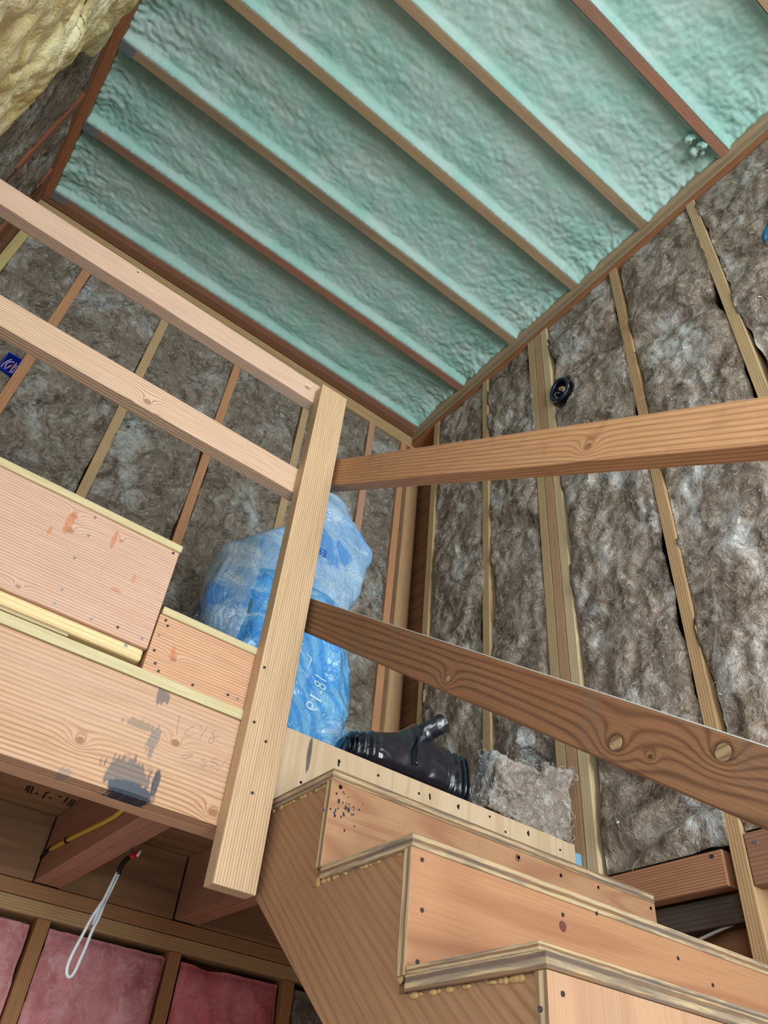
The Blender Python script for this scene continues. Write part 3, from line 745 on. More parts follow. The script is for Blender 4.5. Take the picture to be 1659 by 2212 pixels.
grail(1.425, gy(1.425), 0.102, -0.30, gy(-0.30), 0.080, 0.700, 0.738, g1m, 'upper sloping stair rail, orange wood, right of the post')
gl = lambda y: 0.360 + 0.698 * (y - 0.349)
g2 = grail(1.425, gl(1.425), 0.094, -0.30, gl(-0.30), 0.083, 0.700, 0.738, g2m, 'lower sloping stair rail, dark dirty wood with big knots')
kn = plyface('knot_face', srgb(160, 132, 88), srgb(96, 70, 44), 'Y', freq=60, warp=14, wscale=26, contrast=0.9, dirt=0.3)
for (u, v, r_k) in [(968, 1466, 0.0062), (1330, 1605, 0.0105), (1562, 1625, 0.0105)]:
    kd_ = disc('knot', tuple(at(u, v, 'x', 0.70)), (-1, 0, 0), r_k, kn, g2, h=0.0005); kd_['label'] = 'pale round knot'
dust = plain('dust_fuzz', srgb(190, 184, 172), 1.0, 0.0)
prism('dust_edge', [(1.36, gl(1.36) + 0.0002), (1.36, gl(1.36) + 0.0022), (-0.30, gl(-0.30) + 0.0022), (-0.30, gl(-0.30) + 0.0002)], 'x', 0.701, 0.737, dust, g2, bevel=0)['label'] = 'pale dust on the top edge'

# =================================================================== STAIRS
SX = 0.70
tread_e = plyedge('tread_edge', 'Z', 0.019, 0.0, 0.5)
riser_e = plyedge('riser_edge', 'Y', 0.019, 0.004, 0.15)
tread_f = plyface('tread_face', srgb(170, 140, 100), srgb(120, 92, 60), 'X', dirt=0.4)
R1 = plyface('riser_knotty', srgb(182, 132, 88), srgb(148, 84, 50), 'X', freq=40, warp=15.0, wscale=8, contrast=0.55, blotch=srgb(206, 128, 90), dirt=0.15)
R2 = plyface('riser_orange', srgb(188, 132, 86), srgb(150, 90, 54), 'X', freq=25, warp=10.0, wscale=4, contrast=0.5, blotch=srgb(212, 138, 94))
R3 = plyface('riser_pale', srgb(198, 152, 112), srgb(184, 128, 92), 'Z', freq=60, warp=6, wscale=5, contrast=0.5)
R0 = plyface('riser_light', srgb(212, 182, 144), srgb(190, 152, 108), 'Z', freq=60, warp=8, wscale=8, contrast=0.5,
             stains=[((0.775, 1.37, 0.70), (0.006, 0.05, 0.045), 0.85, srgb(70, 66, 76), 0.8)])
side_m = wood('side_panel_ply', srgb(174, 126, 82), srgb(112, 74, 46), 'Y', freq=36, warp=4.5, wscale=5, contrast=0.42, slope=math.radians(41), blotch=srgb(156, 112, 76), bamt=0.45, fine=0.2)
stair = thing('staircase', 'steep enclosed plywood staircase climbing to the loft beside the right wall', 'staircase', (1.14, 0.4, -H))
N = 13; RUN, RISE = 0.244, 0.1745
ys = [1.140 - RUN * k for k in range(N)]; zs = [0.575, 0.406, 0.2235] + [0.2235 - RISE * k for k in range(1, N - 2)]
zs = [z for z in zs if z > -H + 0.02]; ys = ys[:len(zs)]
ys[1] = 0.898; ys[2] = 0.650
side = [(1.372, zs[0] - 0.0195)]
EF = [0, 0, 0, 0, 0, 0]
for k, (y, z) in enumerate(zip(ys, zs)):
    yb = (ys[k - 1] + 0.0005) if k else 1.3695
    xe = 1.589 if k == 0 else 1.692
    t = box('tread', SX, xe, y, yb, z - 0.019, z, tread_e, stair, bevel=0.0012)
    zb = (zs[k + 1] if k + 1 < len(zs) else -H) + 0.0005
    mt = [R1, R2, R3][k] if k < 3 else R2
    # faces in order -x, +x, -y, +y, -z, +z
    r = box('riser', SX + 0.0005, xe, y + 0.001, y + 0.0195, zb, z - 0.0195, None, stair, bevel=0.0008, mats=[mt, riser_e], fm=[1, 1, 0, 0, 0, 0])
    if k == 0: R_1 = r
    if k == 1: R_2 = r
    if k == 2: R_3 = r
box('tread_patch', SX, 1.2, 0.66, 0.897, 0.2238, 0.2335, plyedge('patch_edge', 'Z', 0.01, 0.0, 0.6), stair).name = 'tread'
tr = box('riser', 0.692, 1.602, 1.3702, 1.3885, 0.5565, 0.738, R0, stair, bevel=0.0008); tr['label'] = 'light plywood riser under the loft floor'
for (x, z, m_) in [(1.20, .640, hole_m), (1.06, .655, hole_m)]: pass
# stringer / side panel, set back a little from the tread ends
poly = [(1.3685, zs[0] - 0.0195)]
poly.append((ys[0] + 0.020, zs[0] - 0.0195))
for k in range(len(ys)):
    zlow = zs[k + 1] if k + 1 < len(zs) else -H
    poly.append((ys[k] + 0.020, zlow - 0.0195 if k + 1 < len(zs) else -H))
    if k + 1 < len(ys): poly.append((ys[k + 1] + 0.020, zs[k + 1] - 0.0195))
lowf = lambda y: 0.394 + (y - 1.362) * 0.7709
poly += [(ys[-1] + 0.12, -H), (lambda yy: (yy, lowf(yy)))((-H - 0.394) / 0.7709 + 1.362 + 0.001)] if False else []
yend = 1.362 + (-H - 0.394) / 0.7709
poly += [(max(yend, ys[-1] + 0.14), -H)]
poly += [(1.3685, lowf(1.3685))]
def panel(x0, x1, nm='side_panel'):
    # triangulated through bmesh to keep the saw-tooth outline clean
    bm = bmesh.new(); vsx = [bm.verts.new((x0, a, b)) for a, b in poly]; f = bm.faces.new(vsx)
    e = bmesh.ops.extrude_face_region(bm, geom=[f])
    for v in [g for g in e['geom'] if isinstance(g, bmesh.types.BMVert)]: v.co.x = x1
    bmesh.ops.triangulate(bm, faces=[f for f in bm.faces if len(f.verts) > 4])
    V = [tuple(v.co) for v in bm.verts]; bm.verts.index_update(); F = [tuple(v.index for v in f.verts) for f in bm.faces]; bm.free()
    return mesh_obj(nm, V, F, side_m, stair)
sp = panel(SX + 0.007, SX + 0.026); panel(1.56, 1.579)
# dried glue along the tread undersides of the side panel
glue = plain('dried_glue', srgb(176, 146, 96), 0.5, 0.4)
rg = random.Random(5); V, F = [], []
bmg = bmesh.new()
for k in range(3):
    y0, y1 = ys[k] + 0.03, (ys[k - 1] if k else 1.36); z = zs[k] - 0.0215
    for q in range(26):
        if rg.random() < 0.45: continue
        y = y0 + (y1 - y0) * (q + rg.random()) / 26; rr = rg.uniform(0.0015, 0.0042)
        mt_ = Matrix.Translation((SX + 0.0065, y, z - rr * 0.3)) @ Matrix.Diagonal((0.8, rg.uniform(1.2, 2.6), rg.uniform(0.7, 1.4), 1))
        bmesh.ops.create_icosphere(bmg, subdivisions=2, radius=rr, matrix=mt_)
for (u, v, rr) in [(687, 1905, 0.007), (742, 1868, 0.005), (865, 2108, 0.008), (885, 2110, 0.007), (1050, 2103, 0.006), (1070, 2096, 0.006)]:
    p = at(u, v, 'x', SX + 0.0065); bmesh.ops.create_icosphere(bmg, subdivisions=2, radius=rr, matrix=Matrix.Translation(p) @ Matrix.Diagonal((0.45, 1, 1.3, 1)))
V = [tuple(v.co) for v in bmg.verts]; bmg.verts.index_update(); F = [tuple(v.index for v in f.verts) for f in bmg.faces]; bmg.free()
gl_ = mesh_obj('glue_beads', V, F, glue, stair, smooth=True); gl_['kind'] = 'stuff'
# nails and holes
def heads(lst, ax, val, nrm, par, mat, r=0.004, sx=1.0, name='nail_head'):
    for u, v in lst: disc(name, tuple(at(u, v, ax, val)), nrm, r, mat, par, h=0.0006, sx=sx)
heads([(736, 1700), (1292, 1882 + 35), (1120, 1852), (1212, 1891), (1406, 1962)], 'y', 1.1405, (0, -1, 0), R_1, hole_m, 0.0042)
heads([(912, 1857), (912, 1966), (902, 2078), (1216, 1976), (1289, 1973), (1465, 2070), (1540, 2128)], 'y', 0.8985, (0, -1, 0), R_2, screw_m, 0.0036)
disc('nail_plug', tuple(at(1216, 2001, 'y', 0.8985)), (0, -1, 0), 0.0085, plain('plug', srgb(112, 64, 56), 0.7), R_2, h=0.0006)
disc('nail_plug', tuple(at(1288, 1914, 'y', 1.1405)), (0, -1, 0), 0.0075, plain('plug2', srgb(190, 130, 96), 0.7), R_1, h=0.0006)
disc('nail_plug', tuple(at(1119, 1853, 'y', 1.1405)), (0, -1, 0), 0.0075, plain('plug3', srgb(120, 76, 72), 0.7), R_1, h=0.0006)
heads([(1216, 2147), (1168, 2180)], 'y', 0.6505, (0, -1, 0), R_3, screw_m, 0.0033)
heads([(650, 1690), (733, 1645), (817, 1675), (905, 1714), (989, 1742), (1058, 1764), (1092, 1797), (1140, 1800), (1210, 1836), (802, 1643)], 'y', 1.37, (0, -1, 0), tr, hole_m, 0.0034)
for (u0, v0, u1, v1) in [(732, 1641, 731, 1655), (991, 1738, 990, 1748), (1141, 1795, 1142, 1806), (928, 1715, 929, 1727)]:
    strokes('nail_slot', [[at(u0, v0, 'y', 1.3698), at(u1, v1, 'y', 1.3698)]], 0.0022, hole_m, tr)
# ink spots on the first riser
rs = random.Random(12); V, F = [], []
bmk = bmesh.new()
for k in range(34):
    p = at(724 + rs.gauss(10, 14) + (16 if k % 2 else 0), 1742 + rs.gauss(0, 22), 'y', 1.1408)
    bmesh.ops.create_icosphere(bmk, subdivisions=1, radius=rs.uniform(0.001, 0.0034), matrix=Matrix.Translation(p) @ Matrix.Diagonal((1, 0.15, rs.uniform(.8, 1.6), 1)))
V = [tuple(v.co) for v in bmk.verts]; bmk.verts.index_update(); F = [tuple(v.index for v in f.verts) for f in bmk.faces]; bmk.free()
q = mesh_obj('ink_spots', V, F, plain('ink_blue', srgb(46, 44, 62), 0.6), R_1); q['kind'] = 'stuff'

# =================================================================== LOWER WALL AND UNDER-LOFT ITEMS
YL = 2.45
box('lower_plate', XL, 1.72, YL, YL + 0.09, 0.548, 0.5865, low_plate, label='upper board of the double plate below the loft', cat='plate')
box('lower_plate', XL, 1.72, YL + 0.001, YL + 0.09, 0.508, 0.5465, wm('lower_plate2', srgb(216, 172, 110), srgb(166, 118, 66), 'X', 80, 1.4, .6), label='paler lower board of the double plate above the pink batts', cat='plate')
for x, l in [(0.637, 'stud between the left pink batt and the middle pink batt'), (1.042, 'stud between the middle pink batt and the deep pink batt'), (1.447, 'stud between the deep pink batt and the dark brown batt')]:
    box('lower_stud', x - 0.019, x + 0.019, YL, YL + 0.09, -H, 0.507, low_stud, label=l, cat='stud', group='studs of the lower wall')
box('lower_stud', 0.213, 0.251, YL, YL + 0.09, -H, 0.507, low_stud, label='stud of the lower wall outside the left edge', cat='stud', group='studs of the lower wall')
batt('pink_batt', 'far', 0.254, 0.614, -H, 0.49, pink, 81, 'pink glass-wool batt at the lower left edge', front=YL, puff=0.035, amp=0.02, fibres=10, cell=0.014, wig=0.016)
batt('pink_batt', 'far', 0.660, 1.018, -H, 0.492, pink, 82, 'wide dusty pink glass-wool batt behind the white cord', front=YL, puff=0.04, amp=0.024, fibres=20, cell=0.012, wig=0.016)
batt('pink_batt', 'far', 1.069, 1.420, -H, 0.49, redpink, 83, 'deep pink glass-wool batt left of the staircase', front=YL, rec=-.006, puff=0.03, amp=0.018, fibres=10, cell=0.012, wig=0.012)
batt('insulation_batt', 'far', 1.468, 1.80, -H, 0.49, brown, 84, 'dark brown batt low beside the staircase underside', front=YL, rec=-.01, fibres=10, cell=0.014)
# yellow cable under the loft
cab = thing('cable', 'yellow cable running along the double joist into a black boot', 'cable', (0.56, 2.1, 0.6))
cp = [(0.561, 1.50, 0.690), (0.561, 1.70, 0.655), tuple(at(262, 1752, 'x', 0.560)), tuple(at(232, 1772, 'x', 0.560)), tuple(at(200, 1788, 'x', 0.560)), tuple(at(147, 1814, 'x', 0.562)), tuple(at(122, 1828, 'x', 0.567)), (0.578 - .006, 2.395, 0.664)]
tube('sheath', curve(cp), 0.006, plain('cable_yellow', srgb(222, 190, 70), 0.45), cab, seg=12)
pc = at(145, 1815, 'x', 0.561)
tube('cable_clip', [pc + Vector((0, -0.004, 0.001)), pc + Vector((0, 0.004, -0.001))], 0.0078, hole_m, cab)
tube('end_boot', [(0.572, 2.385, 0.665), (0.577, 2.42, 0.66), (0.578, 2.434, 0.658)], 0.014, plain('boot_black', srgb(22, 22, 24), 0.5), cab, taper=[0.6, 1, 1.1])
# white cord loop
wl = thing('pull_cord', 'white cord loop hanging from the joist on a black sleeve and red tag', 'cord', (0.62, 1.92, 0.30))
yy = 1.92
def c4(a, b): return at(130 + a / 6.705, 1800 + b / 6.705, 'y', yy)
lp = [c4(850, 580), c4(800, 690), c4(735, 830), c4(660, 980), c4(580, 1190), c4(470, 1420), c4(385, 1640), c4(300, 1830), c4(235, 1970), c4(165, 2070), c4(105, 2070), c4(85, 1990), c4(120, 1850), c4(200, 1680), c4(320, 1460), c4(450, 1220), c4(560, 1060), c4(640, 940), c4(720, 780), c4(828, 565)]
lp = curve(lp, 90)
n_ = len(lp)
for i, p in enumerate(lp): p.y += 0.010 * (1 - abs(2 * i / (n_ - 1) - 1)) * math.sin(i / (n_ - 1) * 6.283)
tube('loop', lp, 0.0036, plain('cord_white', srgb(226, 232, 234), 0.5), wl, seg=10)
tube('black_sleeve', curve([c4(840, 600), c4(870, 500), c4(925, 410), c4(990, 350)], 10), 0.0062, plain('sleeve_black', srgb(16, 16, 18), 0.6), wl)
tube('black_core', [c4(640, 965), c4(735, 770), c4(835, 580)], 0.0032, plain('core_black', srgb(18, 14, 14), 0.7), wl)
tube('sleeve_wrap', [c4(640, 975), c4(560, 1110), c4(470, 1330)], 0.0052, plain('wrap_grey', srgb(196, 204, 206), 0.6), wl, taper=[0.8, 1, 0.7])
tube('red_connector', [c4(1000, 345), c4(1050, 325), c4(1075, 335), c4(1110, 300), c4(1165, 240)], 0.0062, plain('connector_red', srgb(190, 26, 30), 0.4), wl, taper=[0.6, 1, 1.05, .7, .8])
tube('white_tag', [c4(1095, 345) + Vector((0, -0.008, 0)), c4(1150, 255) + Vector((0, -0.008, 0))], 0.0046, plain('tag_white', srgb(225, 215, 210), 0.5), wl, seg=4)
tube('hook', [c4(990, 350), c4(960, 318), Vector((0.6465, yy, 0.60)), Vector((0.6465, yy, 0.625))], 0.0018, screw_m, wl)

# =================================================================== BLUE BAG ON THE LOFT
def film(name, c1, c2, c3, white=0.5, wave=0.75):
    n = NT(name)
    P = n.v('SUBTRACT', n.pos, (0, 0, H))
    a = n.noise(n.v('MULTIPLY', P, (7, 7, 5)), 1.0, 4, 0.6, 0.8)
    wv = n.n('ShaderNodeTexWave', wave_type='BANDS', bands_direction='DIAGONAL')
    n.put(wv.inputs['Vector'], P); wv.inputs['Scale'].default_value = 9; wv.inputs['Distortion'].default_value = 7; wv.inputs['Detail'].default_value = 1; wv.inputs['Detail Scale'].default_value = 0.8
    col = n.mix(n.ramp(a, 0.38, 0.62), c1, c2)
    col = n.mix(n.m('MULTIPLY', n.ramp(wv.outputs['Fac'], 0.60, 0.70), wave), col, c3)
    b = n.noise(n.v('MULTIPLY', P, (4, 4, 9)), 1.0, 5, 0.65, 1.2)
    col = n.mix(n.m('MULTIPLY', n.ramp(b, 0.52, 0.64), white), col, srgb(206, 226, 240))  # film's own white, with highlights also painted into its colour
    d_ = n.noise(n.v('MULTIPLY', P, (5, 5, 3.2)), 1.0, 3, 0.5, 1.0)
    col = n.mix(n.m('MULTIPLY', n.ramp(d_, 0.56, 0.62), 0.8), col, c3)
    vo = n.n('ShaderNodeTexVoronoi', feature='DISTANCE_TO_EDGE'); n.put(vo.inputs['Vector'], n.v('ADD', n.v('MULTIPLY', P, (5, 5, 3.6)), n.v('SCALE', n.noise(P, 6.0, 2, 0.5, 0.0, 'Color'), 1.5)))
    cr_ = n.m('SUBTRACT', 1.0, n.ramp(vo.outputs['Distance'], 0.0, 0.07))
    col = n.mix(n.m('MULTIPLY', cr_, 0.08), col, srgb(226, 240, 250))
    n.bump(n.m('ADD', n.m('MULTIPLY', cr_, 0.12), n.noise(n.v('MULTIPLY', P, (8, 8, 6)), 1.0, 4, 0.55, 1.5)), 0.6, 0.03)
    n.bsdf.inputs['Coat Weight'].default_value = 0.3
    return n.finish(col, 0.22, 0.6)


blue_f = film('blue_film', srgb(138, 182, 226), srgb(166, 200, 232), srgb(70, 146, 220), 0.75, 0.12)
blue_d = film('blue_film_deep', srgb(84, 168, 236), srgb(122, 192, 240), srgb(52, 142, 226), 0.45, 0.6)
grey_f = film('grey_film', srgb(70, 76, 80), srgb(96, 102, 106), srgb(60, 66, 72), 0.1)


def sack(name, rows, mat, parent, seed, crease=0.02, yaw=0.0):
    """rows: (z, x_left, x_right, y_centre, depth)"""
    ns, nr = 84, 110; V, F = [], []
    zz = [r[0] for r in rows]
    def lerp(z, k):
        for i in range(len(rows) - 1):
            if z <= rows[i + 1][0]:
                t = (z - rows[i][0]) / (rows[i + 1][0] - rows[i][0]); t = t
                return rows[i][k] * (1 - t) + rows[i + 1][k] * t
        return rows[-1][k]
    for j in range(nr + 1):
        z = zz[0] + (zz[-1] - zz[0]) * j / nr
        xl, xr, yc, dp = (lerp(z, k) for k in (1, 2, 3, 4))
        for i in range(ns):
            a = 2 * math.pi * i / ns; c, s = math.cos(a), math.sin(a)
            e = 0.45
            cx = math.copysign(abs(c) ** e, c); sy = math.copysign(abs(s) ** e, s)
            x = (xl + xr) / 2 + cx * (xr - xl) / 2; y = yc + sy * dp / 2
            q = Vector((x * 5.5 + seed, y * 5.5, z * 4.2))
            vd = noise.voronoi(Vector((q.x * 1.5 + 0.5 * noise.noise(q), q.y * 1.5, q.z * 1.3)))[0]
            r_ = 1.0 - min(1.0, (vd[1] - vd[0]) * 2.2) * 1.6
            v_ = Vector((c, s, 0)).normalized() * (r_ * crease * 0.7 + crease * 0.8 * noise.noise(q * 2.6))
            top = min(1, (zz[-1] - z) / 0.05 + 0.25)
            V.append((x + v_.x * top, y + v_.y * top, z + 0.01 * noise.noise(q * 1.7)))
    for j in range(nr):
        for i in range(ns):
            a = j * ns; b = a + ns; F.append((a + i, a + (i + 1) % ns, b + (i + 1) % ns, b + i))
    F.append(tuple(range(ns))[::-1]); F.append(tuple(nr * ns + i for i in range(ns)))
    return mesh_obj(name, V, F, mat, parent, smooth=True)


bag = thing('insulation_bag', 'crumpled blue and white printed plastic bag standing behind the post', 'bag', (0.9, 1.92, 0.79))
low = sack('lower_bag', [(0.79, 0.66, 1.155, 1.93, 0.36), (1.05, 0.69, 1.135, 1.93, 0.36), (1.22, 0.69, 1.112, 1.92, 0.35), (1.37, 0.70, 1.07, 1.91, 0.32), (1.45, 0.72, 1.06, 1.91, 0.25)], blue_d, bag, 3.0, 0.016)
upp = sack('upper_bag', [(1.10, 0.66, 1.00, 1.88, 0.20), (1.30, 0.615, 1.05, 1.87, 0.20), (1.46, 0.622, 1.10, 1.86, 0.16), (1.485, 0.632, 1.112, 1.86, 0.15), (1.56, 0.705, 1.13, 1.86, 0.14), (1.65, 0.80, 1.145, 1.86, 0.13), (1.70, 0.835, 1.158, 1.86, 0.12),
                         (1.745, 0.86, 1.160, 1.86, 0.11), (1.79, 0.88, 1.11, 1.86, 0.10), (1.825, 0.90, 1.06, 1.86, 0.10), (1.88, 0.91, 1.04, 1.86, 0.08), (1.925, 0.935, 0.995, 1.86, 0.05)], blue_f, bag, 8.0, 0.009)
gs = sack('grey_skirt', [(0.79, 0.54, 0.80, 1.94, 0.12), (1.05, 0.585, 0.80, 1.94, 0.12), (1.28, 0.612, 0.80, 1.93, 0.10), (1.46, 0.655, 0.78, 1.91, 0.05)], grey_f, bag, 15.0, 0.006)
gs['label'] = 'dark grey see-through side of the bag'


def lettering(txt, u, v, size, rotz, mirror, host, mat, parent, lab):
    cu = bpy.data.curves.new('t', 'FONT'); cu.body = txt; cu.size = size; cu.resolution_u = 3; cu.align_x = 'CENTER'; cu.align_y = 'CENTER'
    to = bpy.data.objects.new('t', cu); C.objects.link(to)
    bpy.context.view_layer.update()
    me = bpy.data.meshes.new_from_object(to); bpy.data.objects.remove(to)
    bm = bmesh.new(); bm.from_mesh(me); bmesh.ops.triangulate(bm, faces=bm.faces)
    bmesh.ops.subdivide_edges(bm, edges=[e for e in bm.edges if e.calc_length() > size * 0.15], cuts=1, use_grid_fill=False)
    dg = [Vector(x.co) for x in host.data.vertices]; ho = Vector(host['_o'])
    bvh = BVHTree.FromPolygons([x + ho for x in dg], [tuple(p.vertices) for p in host.data.polygons])
    c0 = at(u, v, 'y', 1.78); V = []
    for x in bm.verts:
        p = Vector((x.co.x * mirror, 0, x.co.y)); p = Matrix.Rotation(rotz, 3, 'Y') @ p; p = c0 + p
        hit = bvh.ray_cast(Vector((p.x, 1.2, p.z)), Vector((0, 1, 0)))
        yv = hit[0].y if hit[0] else 1.75
        V.append((p.x, yv - 0.0025, p.z))
    bm.verts.index_update(); F = [tuple(q.index for q in f.verts) for f in bm.faces]; bm.free()
    o = mesh_obj('lettering', V, F, mat, parent); o['label'] = lab; return o


# the seen front face is near y 1.72, so the print is placed where the line of sight meets that plane
ltr = plain('print_blue', srgb(40, 104, 182), 0.4); ltr2 = plain('print_pale', srgb(190, 224, 246), 0.4)
lettering('ERG', 690, 1184, 0.042, math.pi, 1, upp, ltr, upp, 'blue upside-down letters ERG')
lettering('18-19', 672, 1505, 0.060, math.radians(-78), -1, low, ltr2, low, 'pale mirrored print 18-19')
lettering('L', 652, 1438, 0.055, math.radians(-170), 1, low, ltr2, low, 'pale printed letter L')
# upper printed panels (squares with figures) left of the post
for (u, v, s_) in [(548, 1318, 0.050), (549, 1352, 0.050)]:
    c0 = at(u, v, 'y', 1.79); V = []; k = 8
    ho = Vector(upp['_o']); bvh = BVHTree.FromPolygons([Vector(x.co) + ho for x in upp.data.vertices], [tuple(p.vertices) for p in upp.data.polygons])
    for i in range(k + 1):
        for j in range(k + 1):
            p = c0 + Vector(((i / k - .5) * s_, 0, (j / k - .5) * s_ + (i / k - .5) * 0.01)); hit = bvh.ray_cast(Vector((p.x, 1.2, p.z)), Vector((0, 1, 0)))
            V.append((p.x, (hit[0].y if hit[0] else 1.75) - 0.002, p.z))
    F = [(i * (k + 1) + j, i * (k + 1) + j + 1, (i + 1) * (k + 1) + j + 1, (i + 1) * (k + 1) + j) for i in range(k) for j in range(k)]
    mesh_obj('printed_square', V, F, plain('print_teal', srgb(58, 104, 124), 0.35), upp)

# =================================================================== BLACK PLASTIC BOOT
blk_p = NT('black_plastic'); blk_p.bump(blk_p.noise(blk_p.v('MULTIPLY', blk_p.pos, (10, 10, 10)), 1.0, 2, 0.5, 0.8), 0.6, 0.03)
blk_p.bsdf.inputs['Coat Weight'].default_value = 0.6; blk_p.bsdf.inputs['Coat Roughness'].default_value = 0.05
blk_p = blk_p.finish(srgb(16, 24, 38), 0.24, 0.9)
bo = thing('pipe_flashing', 'glossy black moulded plastic flashing with ribbed ends and a tubular neck', 'flashing', (1.15, 1.49, 0.79))
def bp_(u, v, y=1.50): return at(u, v, 'y', y)
prof = [(748, 1608, 1612), (760, 1596, 1619), (775, 1594, 1627), (800, 1592, 1637), (830, 1594, 1650), (858, 1594, 1662), (880, 1586, 1671), (902, 1574, 1680), (918, 1580, 1686), (932, 1600, 1691), (950, 1620, 1698), (970, 1634, 1705), (990, 1644, 1712), (1005, 1652, 1716), (1014, 1657, 1705)]
nx = 150; V, F = [], []; sec = 22
def li(t, k):
    x = t * (len(prof) - 1); i = min(int(x), len(prof) - 2); f = x - i; return prof[i][k] * (1 - f) + prof[i + 1][k] * f
for i in range(nx + 1):
    t = i / nx; u = li(t, 0); tp = bp_(u, li(t, 1), 1.52); bt_ = bp_(u, li(t, 2), 1.44)
    end = max(0, 1 - min(t, 1 - t) / 0.26)
    pl_ = math.sin(t * 120) * 0.0095 * end ** 0.5 + 0.004 * noise.noise(Vector((t * 9, 1, 0)))
    x = (tp.x + bt_.x) / 2; zt = max(tp.z, 0.80) + 0.4 * pl_; zb = max(min(bt_.z, zt - 0.006), 0.795)
    hgt = zt - zb; dep = 0.055 + 0.05 * math.sin(math.pi * min(1, max(0, t))) ** 0.6
    for j in range(sec):
        a = 2 * math.pi * j / sec
        c_, s_ = math.cos(a), math.sin(a)
        py = 1.505 + math.copysign(abs(c_) ** 0.8, c_) * dep / 2 * (1.1 - 0.55 * (s_ * .5 + .5)); pz = (zt + zb) / 2 + math.copysign(abs(s_) ** 0.7, s_) * hgt / 2
        rr = noise.noise(Vector((x * 14, py * 14, pz * 14))) * 0.006
        V.append((x + rr * .5, py + (pl_ * 1.2 + rr) * (-1 if c_ < 0 else 1), pz + 0.2 * rr))
for i in range(nx):
    for j in range(sec):
        a = i * sec; b = a + sec; F.append((a + j, a + (j + 1) % sec, b + (j + 1) % sec, b + j))
F.append(tuple(range(sec))[::-1]); F.append(tuple(nx * sec + j for j in range(sec)))
mesh_obj('skirt', V, F, blk_p, bo, smooth=True)
# neck: open tube
na, nb = at(900, 1596, 'y', 1.520), at(955, 1562, 'y', 1.420)
d_ = (nb - na).normalized(); V, F = [], []; sg = 28
up = d_.orthogonal().normalized(); sd = d_.cross(up)
for (t, r) in [(0, .024), (.35, .025), (.36, .0285), (.42, .0285), (.43, .0255), (1, .0255), (1, .0225), (0.1, .0215)]:
    for j in range(sg):
        a = 2 * math.pi * j / sg; V.append(tuple(na + (nb - na) * t + (up * math.cos(a) + sd * math.sin(a)) * r))
for i in range(7):
    for j in range(sg): F.append((i * sg + j, i * sg + (j + 1) % sg, (i + 1) * sg + (j + 1) % sg, (i + 1) * sg + j))
F.append(tuple(7 * sg + j for j in range(sg)))
mesh_obj('neck', V, F, blk_p, bo, smooth=True)
sm = [at(906, 1590, 'y', 1.46), at(903, 1620, 'y', 1.45), at(900, 1652, 'y', 1.447)]
tube('seam_rib', curve(sm, 12), 0.0045, blk_p, bo)

# =================================================================== LOOSE PIECE OF BATT ON THE LANDING
def lump(name, segs, mat, label, seed):
    """segs: list of (centre, half sizes, yaw) merged in one remeshed wool block"""
    bm = bmesh.new()
    for c, h, yw in segs:
        mt_ = Matrix.Translation(Vector(c)) @ Matrix.Rotation(yw[0], 4, 'Z') @ Matrix.Rotation(yw[1], 4, 'Y') @ Matrix.Rotation(yw[2], 4, 'X') @ Matrix.Diagonal((*[2 * a for a in h], 1))
        bmesh.ops.create_cube(bm, size=1.0, matrix=mt_)
    me = bpy.data.meshes.new('tmp'); bm.to_mesh(me); bm.free()
    o = bpy.data.objects.new('tmp', me); C.objects.link(o)
    r = o.modifiers.new('r', 'REMESH'); r.mode = 'VOXEL'; r.voxel_size = 0.006
    s = o.modifiers.new('s', 'SMOOTH'); s.factor = 0.5; s.iterations = 4
    dg = bpy.context.evaluated_depsgraph_get(); dg.update()
    m2 = bpy.data.meshes.new_from_object(o.evaluated_get(dg)); bpy.data.objects.remove(o)
    m2.update(); V = []
    for v in m2.vertices:
        p = v.co; n1 = fb(p.x * 14 + seed, p.y * 14, p.z * 14, 5); n2 = fb(p.x * 60, p.y * 60 + seed, p.z * 60, 3)
        V.append(tuple(p + v.normal * (n1 * 0.014 + n2 * 0.005)))
    F = [tuple(p.vertices) for p in m2.polygons]
    mi = [0] * len(F); rr = random.Random(seed)
    for q in range(140):
        k = rr.randrange(len(m2.vertices)); p = Vector(V[k]); nv = m2.vertices[k].normal; a = nv.orthogonal().normalized(); b = nv.cross(a); th = rr.uniform(0, 6.28)
        dd = a * math.cos(th) + b * math.sin(th); L_ = rr.uniform(.01, .03)
        pts = [p + dd * L_ * t + nv * (0.012 * math.sin(t * 3.1) + .002) for t in (0, .33, .66, 1)]
        v_, f_ = tube_data(pts, 0.0007, 3); o_ = len(V); V += v_; F += [tuple(x + o_ for x in f) for f in f_]; mi += [1] * len(f_)
    return tag(mesh_obj(name, V, F, [mat, fibre_w], smooth=True, midx=mi), label, 'insulation')


lump('loose_batt_piece', [((1.50, 1.475, 0.865), (0.105, 0.05, 0.075), (-0.15, 0.10, 0.25)), ((1.60, 1.440, 0.855), (0.045, 0.045, 0.10), (-0.4, 0.06, 0.1)), ((1.52, 1.50, 0.93), (0.10, 0.035, 0.025), (-0.1, 0.02, 0.3)),
                          ((1.43, 1.50, 0.815), (0.05, 0.045, 0.025), (0, 0.12, 0))], insulation('loose_fibre_block', srgb(104, 88, 76), srgb(160, 146, 134), srgb(226, 228, 228), lightamt=0.9, blue=srgb(190, 210, 216)),
     'loose folded grey batt piece lying on the landing edge by the triple stud', 5)

